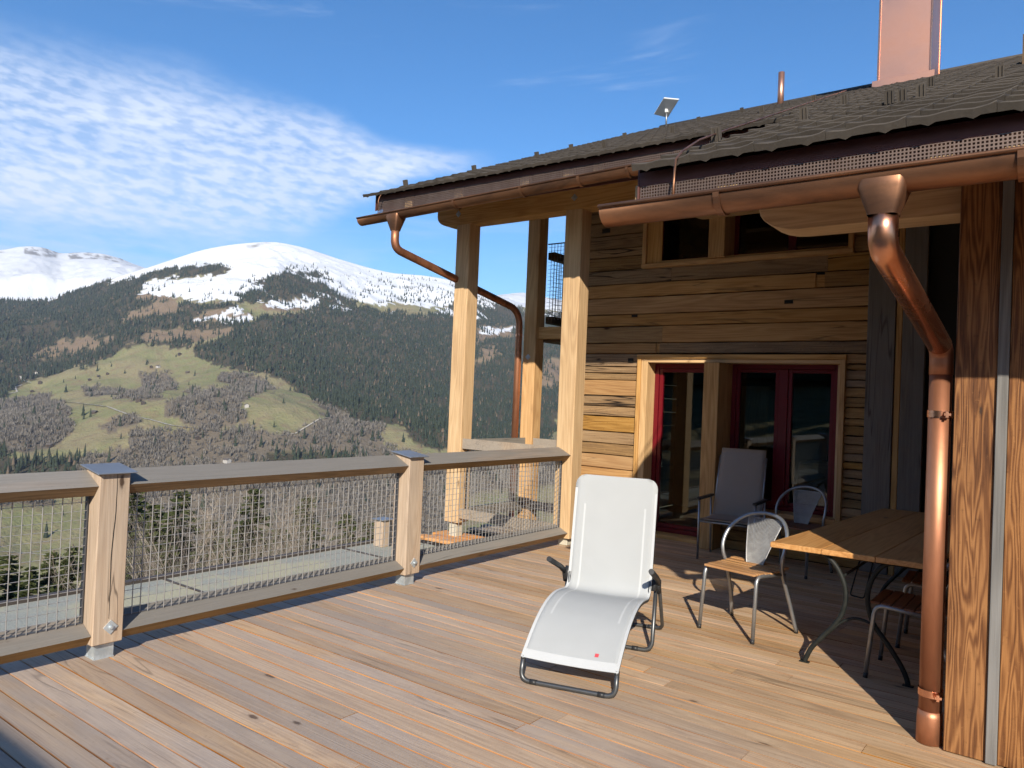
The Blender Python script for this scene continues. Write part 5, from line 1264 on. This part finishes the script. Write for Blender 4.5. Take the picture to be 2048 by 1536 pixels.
# ------------------------------------------------------------------ near trees on the hillside below
needle = NT('spruce_needles'); g_ = needle.n('ShaderNodeNewGeometry'); nz = needle.noise(g_.outputs['Position'], 1.2, 3)
needle.principled(needle.mix(needle.math('ADD', needle.math('MULTIPLY', g_.outputs['Random Per Island'], 0.6), needle.math('MULTIPLY', nz, 0.4)), (0.018, 0.028, 0.010), (0.070, 0.080, 0.026)), 0.8, 0, None, 0.15)
bark = plain('bark', (0.11, 0.085, 0.065), 0.9, 0, 0.3, 12, 0.4)
def spruce_mesh(seed):
    r = random.Random(seed); V = []; F = []
    H_ = 1.0; n_w = 26
    for w in range(n_w):
        z = 0.06 + 0.92 * (w / n_w) ** 0.92; R_ = 0.24 * (1 - z) ** 0.85 + 0.012
        nb = 9 if z < 0.7 else 6
        for b in range(nb):
            a = r.uniform(0, 6.283); R2 = R_ * r.uniform(0.75, 1.15); drop = 0.30 * R2
            dirv = Vector((math.cos(a), math.sin(a), 0)); side = Vector((-math.sin(a), math.cos(a), 0))
            for k in range(7):
                t = (k + 0.4) / 7; c = dirv * R2 * t + Vector((0, 0, z - drop * t ** 1.4 + r.uniform(-0.006, 0.006)))
                for sg in (-1, 1):
                    l_ = R2 * 0.34 * (1.1 - t * 0.6) * r.uniform(0.7, 1.2); tip = c + side * sg * l_ + dirv * l_ * 0.7 + Vector((0, 0, r.uniform(-0.02, 0.006)))
                    m1 = c + dirv * 0.018; n0 = len(V); V += [c - dirv * 0.012, m1, tip, c + side * sg * l_ * 0.5 - Vector((0, 0, 0.012))]; F.append((n0, n0 + 1, n0 + 2, n0 + 3))
    return pyd(V, F)
sp_meshes = [spruce_mesh(k) for k in range(3)]
for m in sp_meshes: m.materials.append(needle.mat)
def tr_me():
    bm = bmesh.new(); tube_geo(bm, [(0, 0, -0.05), (0, 0, 0.5), (0, 0, 0.97)], [0.022, 0.014, 0.003], 7); return from_bm(bm)
trunk_me = tr_me(); trunk_me.materials.append(bark)
def ground(px, r):
    a, t = px_ae(px, 1100); z = float(terrain_z(np.array([a]), np.array([float(r)]))[0]); return Vector((r * (math.cos(a) * fx + math.sin(a) * gx), r * (math.cos(a) * fy + math.sin(a) * gy), z)), a
SPR = [(-60, 1120, 62, 'outside'), (18, 1128, 66, 'young dark spruce at the left picture edge below the railing'), (62, 1150, 58, 'low dark spruce second from the left below the railing'), (108, 1122, 70, 'dark spruce left of the first railing post, in front of the lane'), (146, 1112, 64, 'dark spruce seen right beside the first railing post'),
       (262, 1000, 85, 'tall dark spruce just right of the first railing post'), (300, 1030, 75, 'dark spruce behind the bare shrubs right of the first post'), (420, 1060, 60, 'spruce half hidden by bare stems at middle of the mesh panel'), (560, 1075, 55, 'spruce half hidden by the densest bare shrub'), (690, 1048, 70, 'olive green spruce left of the small roof post'), (735, 1062, 62, 'olive green spruce right behind the small roof post'), (500, 1000, 100, 'farther spruce above the bare shrubs in mid panel'), (360, 1005, 95, 'farther spruce left of mid panel behind pale stems'), (610, 1015, 90, 'farther spruce above the densest bare shrub'), (450, 1095, 45, 'low spruce close behind the gravel roof in mid panel'), (340, 1110, 42, 'low spruce close behind the gravel roof at left')]
for k, (px, py, r_, lab) in enumerate(SPR):
    g0, a = ground(px, r_); ztop = EYE + px_ae(px, py)[1] * r_; h_ = max(3.0, (ztop - g0.z) * 1.12)
    t = empty('spruce_tree', g0, rnd.uniform(0, 6.28), label=lab if lab != 'outside' else 'dark spruce beyond the left picture edge', cat='tree', group='young spruces on the slope below')
    for nm, me in (('crown', sp_meshes[k % 3]), ('trunk', trunk_me)):
        o = mesh_obj(nm, me, None, t); o.scale = (h_ * 1.25, h_ * 1.25, h_)
twig = NT('bare_twigs'); g_ = twig.n('ShaderNodeNewGeometry'); twig.principled(twig.mix(g_.outputs['Random Per Island'], (0.14, 0.115, 0.095), (0.36, 0.31, 0.26)), 0.85, 0, None, 0.15)
def shrub_mesh(seed, dens):
    r = random.Random(seed); V = []; F = []
    def seg(a, b, ra, rb):
        d = (b - a).normalized(); u = d.orthogonal().normalized(); v = d.cross(u); n0 = len(V)
        for (p, rr) in ((a, ra), (b, rb)):
            for k in range(3): an = 2.094 * k; V.append(p + (u * math.cos(an) + v * math.sin(an)) * rr)
        for k in range(3): F.append((n0 + k, n0 + (k + 1) % 3, n0 + 3 + (k + 1) % 3, n0 + 3 + k))
    def grow(p, d, L, rad, lev):
        n = 4 if lev < 2 else 3; q = p
        for k in range(n):
            d = (d + Vector((r.uniform(-1, 1), r.uniform(-1, 1), r.uniform(-0.5, 0.9))) * 0.16).normalized(); q2 = q + d * L / n
            seg(q, q2, rad * (1 - 0.6 * k / n), rad * (1 - 0.6 * (k + 1) / n))
            if lev < 3:
                for _ in range(r.choice((0, 1, 2, 2)) if lev else 2):
                    dd_ = (d + Vector((r.uniform(-1, 1), r.uniform(-1, 1), r.uniform(-0.3, 0.8))) * 0.75).normalized(); grow(q2, dd_, L * r.uniform(0.38, 0.6), rad * 0.42, lev + 1)
            q = q2
    for _ in range(dens):
        a = r.uniform(0, 6.28); grow(Vector((math.cos(a), math.sin(a), 0)) * r.uniform(0.02, 0.10), Vector((math.cos(a) * 0.30, math.sin(a) * 0.30, 1)).normalized(), r.uniform(0.65, 1.0), 0.0085, 0)
    return pyd(V, F)
sh_meshes = [shrub_mesh(11, 4), shrub_mesh(12, 5), shrub_mesh(13, 8)]
for m in sh_meshes: m.materials.append(twig.mat)
SHR = [(300, 1050, 24, 0, 'bare many stemmed shrub just right of the first railing post'), (360, 1025, 22, 1, 'bare pale stemmed shrub second from the first railing post'), (425, 1010, 25, 0, 'bare pale stemmed shrub left of mid panel'), (480, 990, 24, 1, 'bare tall shrub at the middle of the mesh panel'), (540, 985, 26, 0, 'bare tall shrub right of mid panel'),
       (590, 1010, 21, 2, 'dense tangled bare shrub, largest behind the mesh panel'), (650, 1020, 23, 2, 'dense tangled bare shrub right of the largest'), (700, 1040, 24, 1, 'thin bare shrub nearest the second railing post'), (240, 1070, 26, 2, 'bare shrub half hidden behind the first railing post'), (540, 1060, 17, 2, 'low bare shrub close behind the gravel roof'), (400, 1085, 18, 2, 'low bare shrub behind the gravel roof at left')]
for k, (px, py, r_, v_, lab) in enumerate(SHR):
    g0, a = ground(px, r_); ztop = EYE + px_ae(px, py)[1] * r_; h_ = max(2.0, (ztop - g0.z) * 0.70)
    o = mesh_obj('bare_shrub', sh_meshes[v_], None, None, g0, (0, 0, rnd.uniform(0, 6.28)), label=lab, cat='shrub', group='bare shrubs below the gravel roof'); o.scale = (h_ * 0.9, h_ * 0.9, h_)

# ------------------------------------------------------------------ thin valley haze
HZ = NT('valley_haze'); pv = HZ.n('ShaderNodeVolumePrincipled'); pv.inputs['Color'].default_value = (0.74, 0.84, 1.0, 1); pv.inputs['Density'].default_value = 5.0e-5; pv.inputs['Anisotropy'].default_value = 0.2
HZ.l(pv.outputs[0], HZ.out.inputs['Volume'])
zlo, zhi = float(ZZ.min()) - 5.0, float(ZZ.max()) + 40.0
haze = mesh_obj('haze', box_me((20400, 20400, zhi - zlo)), HZ.mat, None, (0, 0, (zlo + zhi) / 2)); setp(haze, 'faint blue valley haze in front of the mountains', 'haze', None, 'stuff')
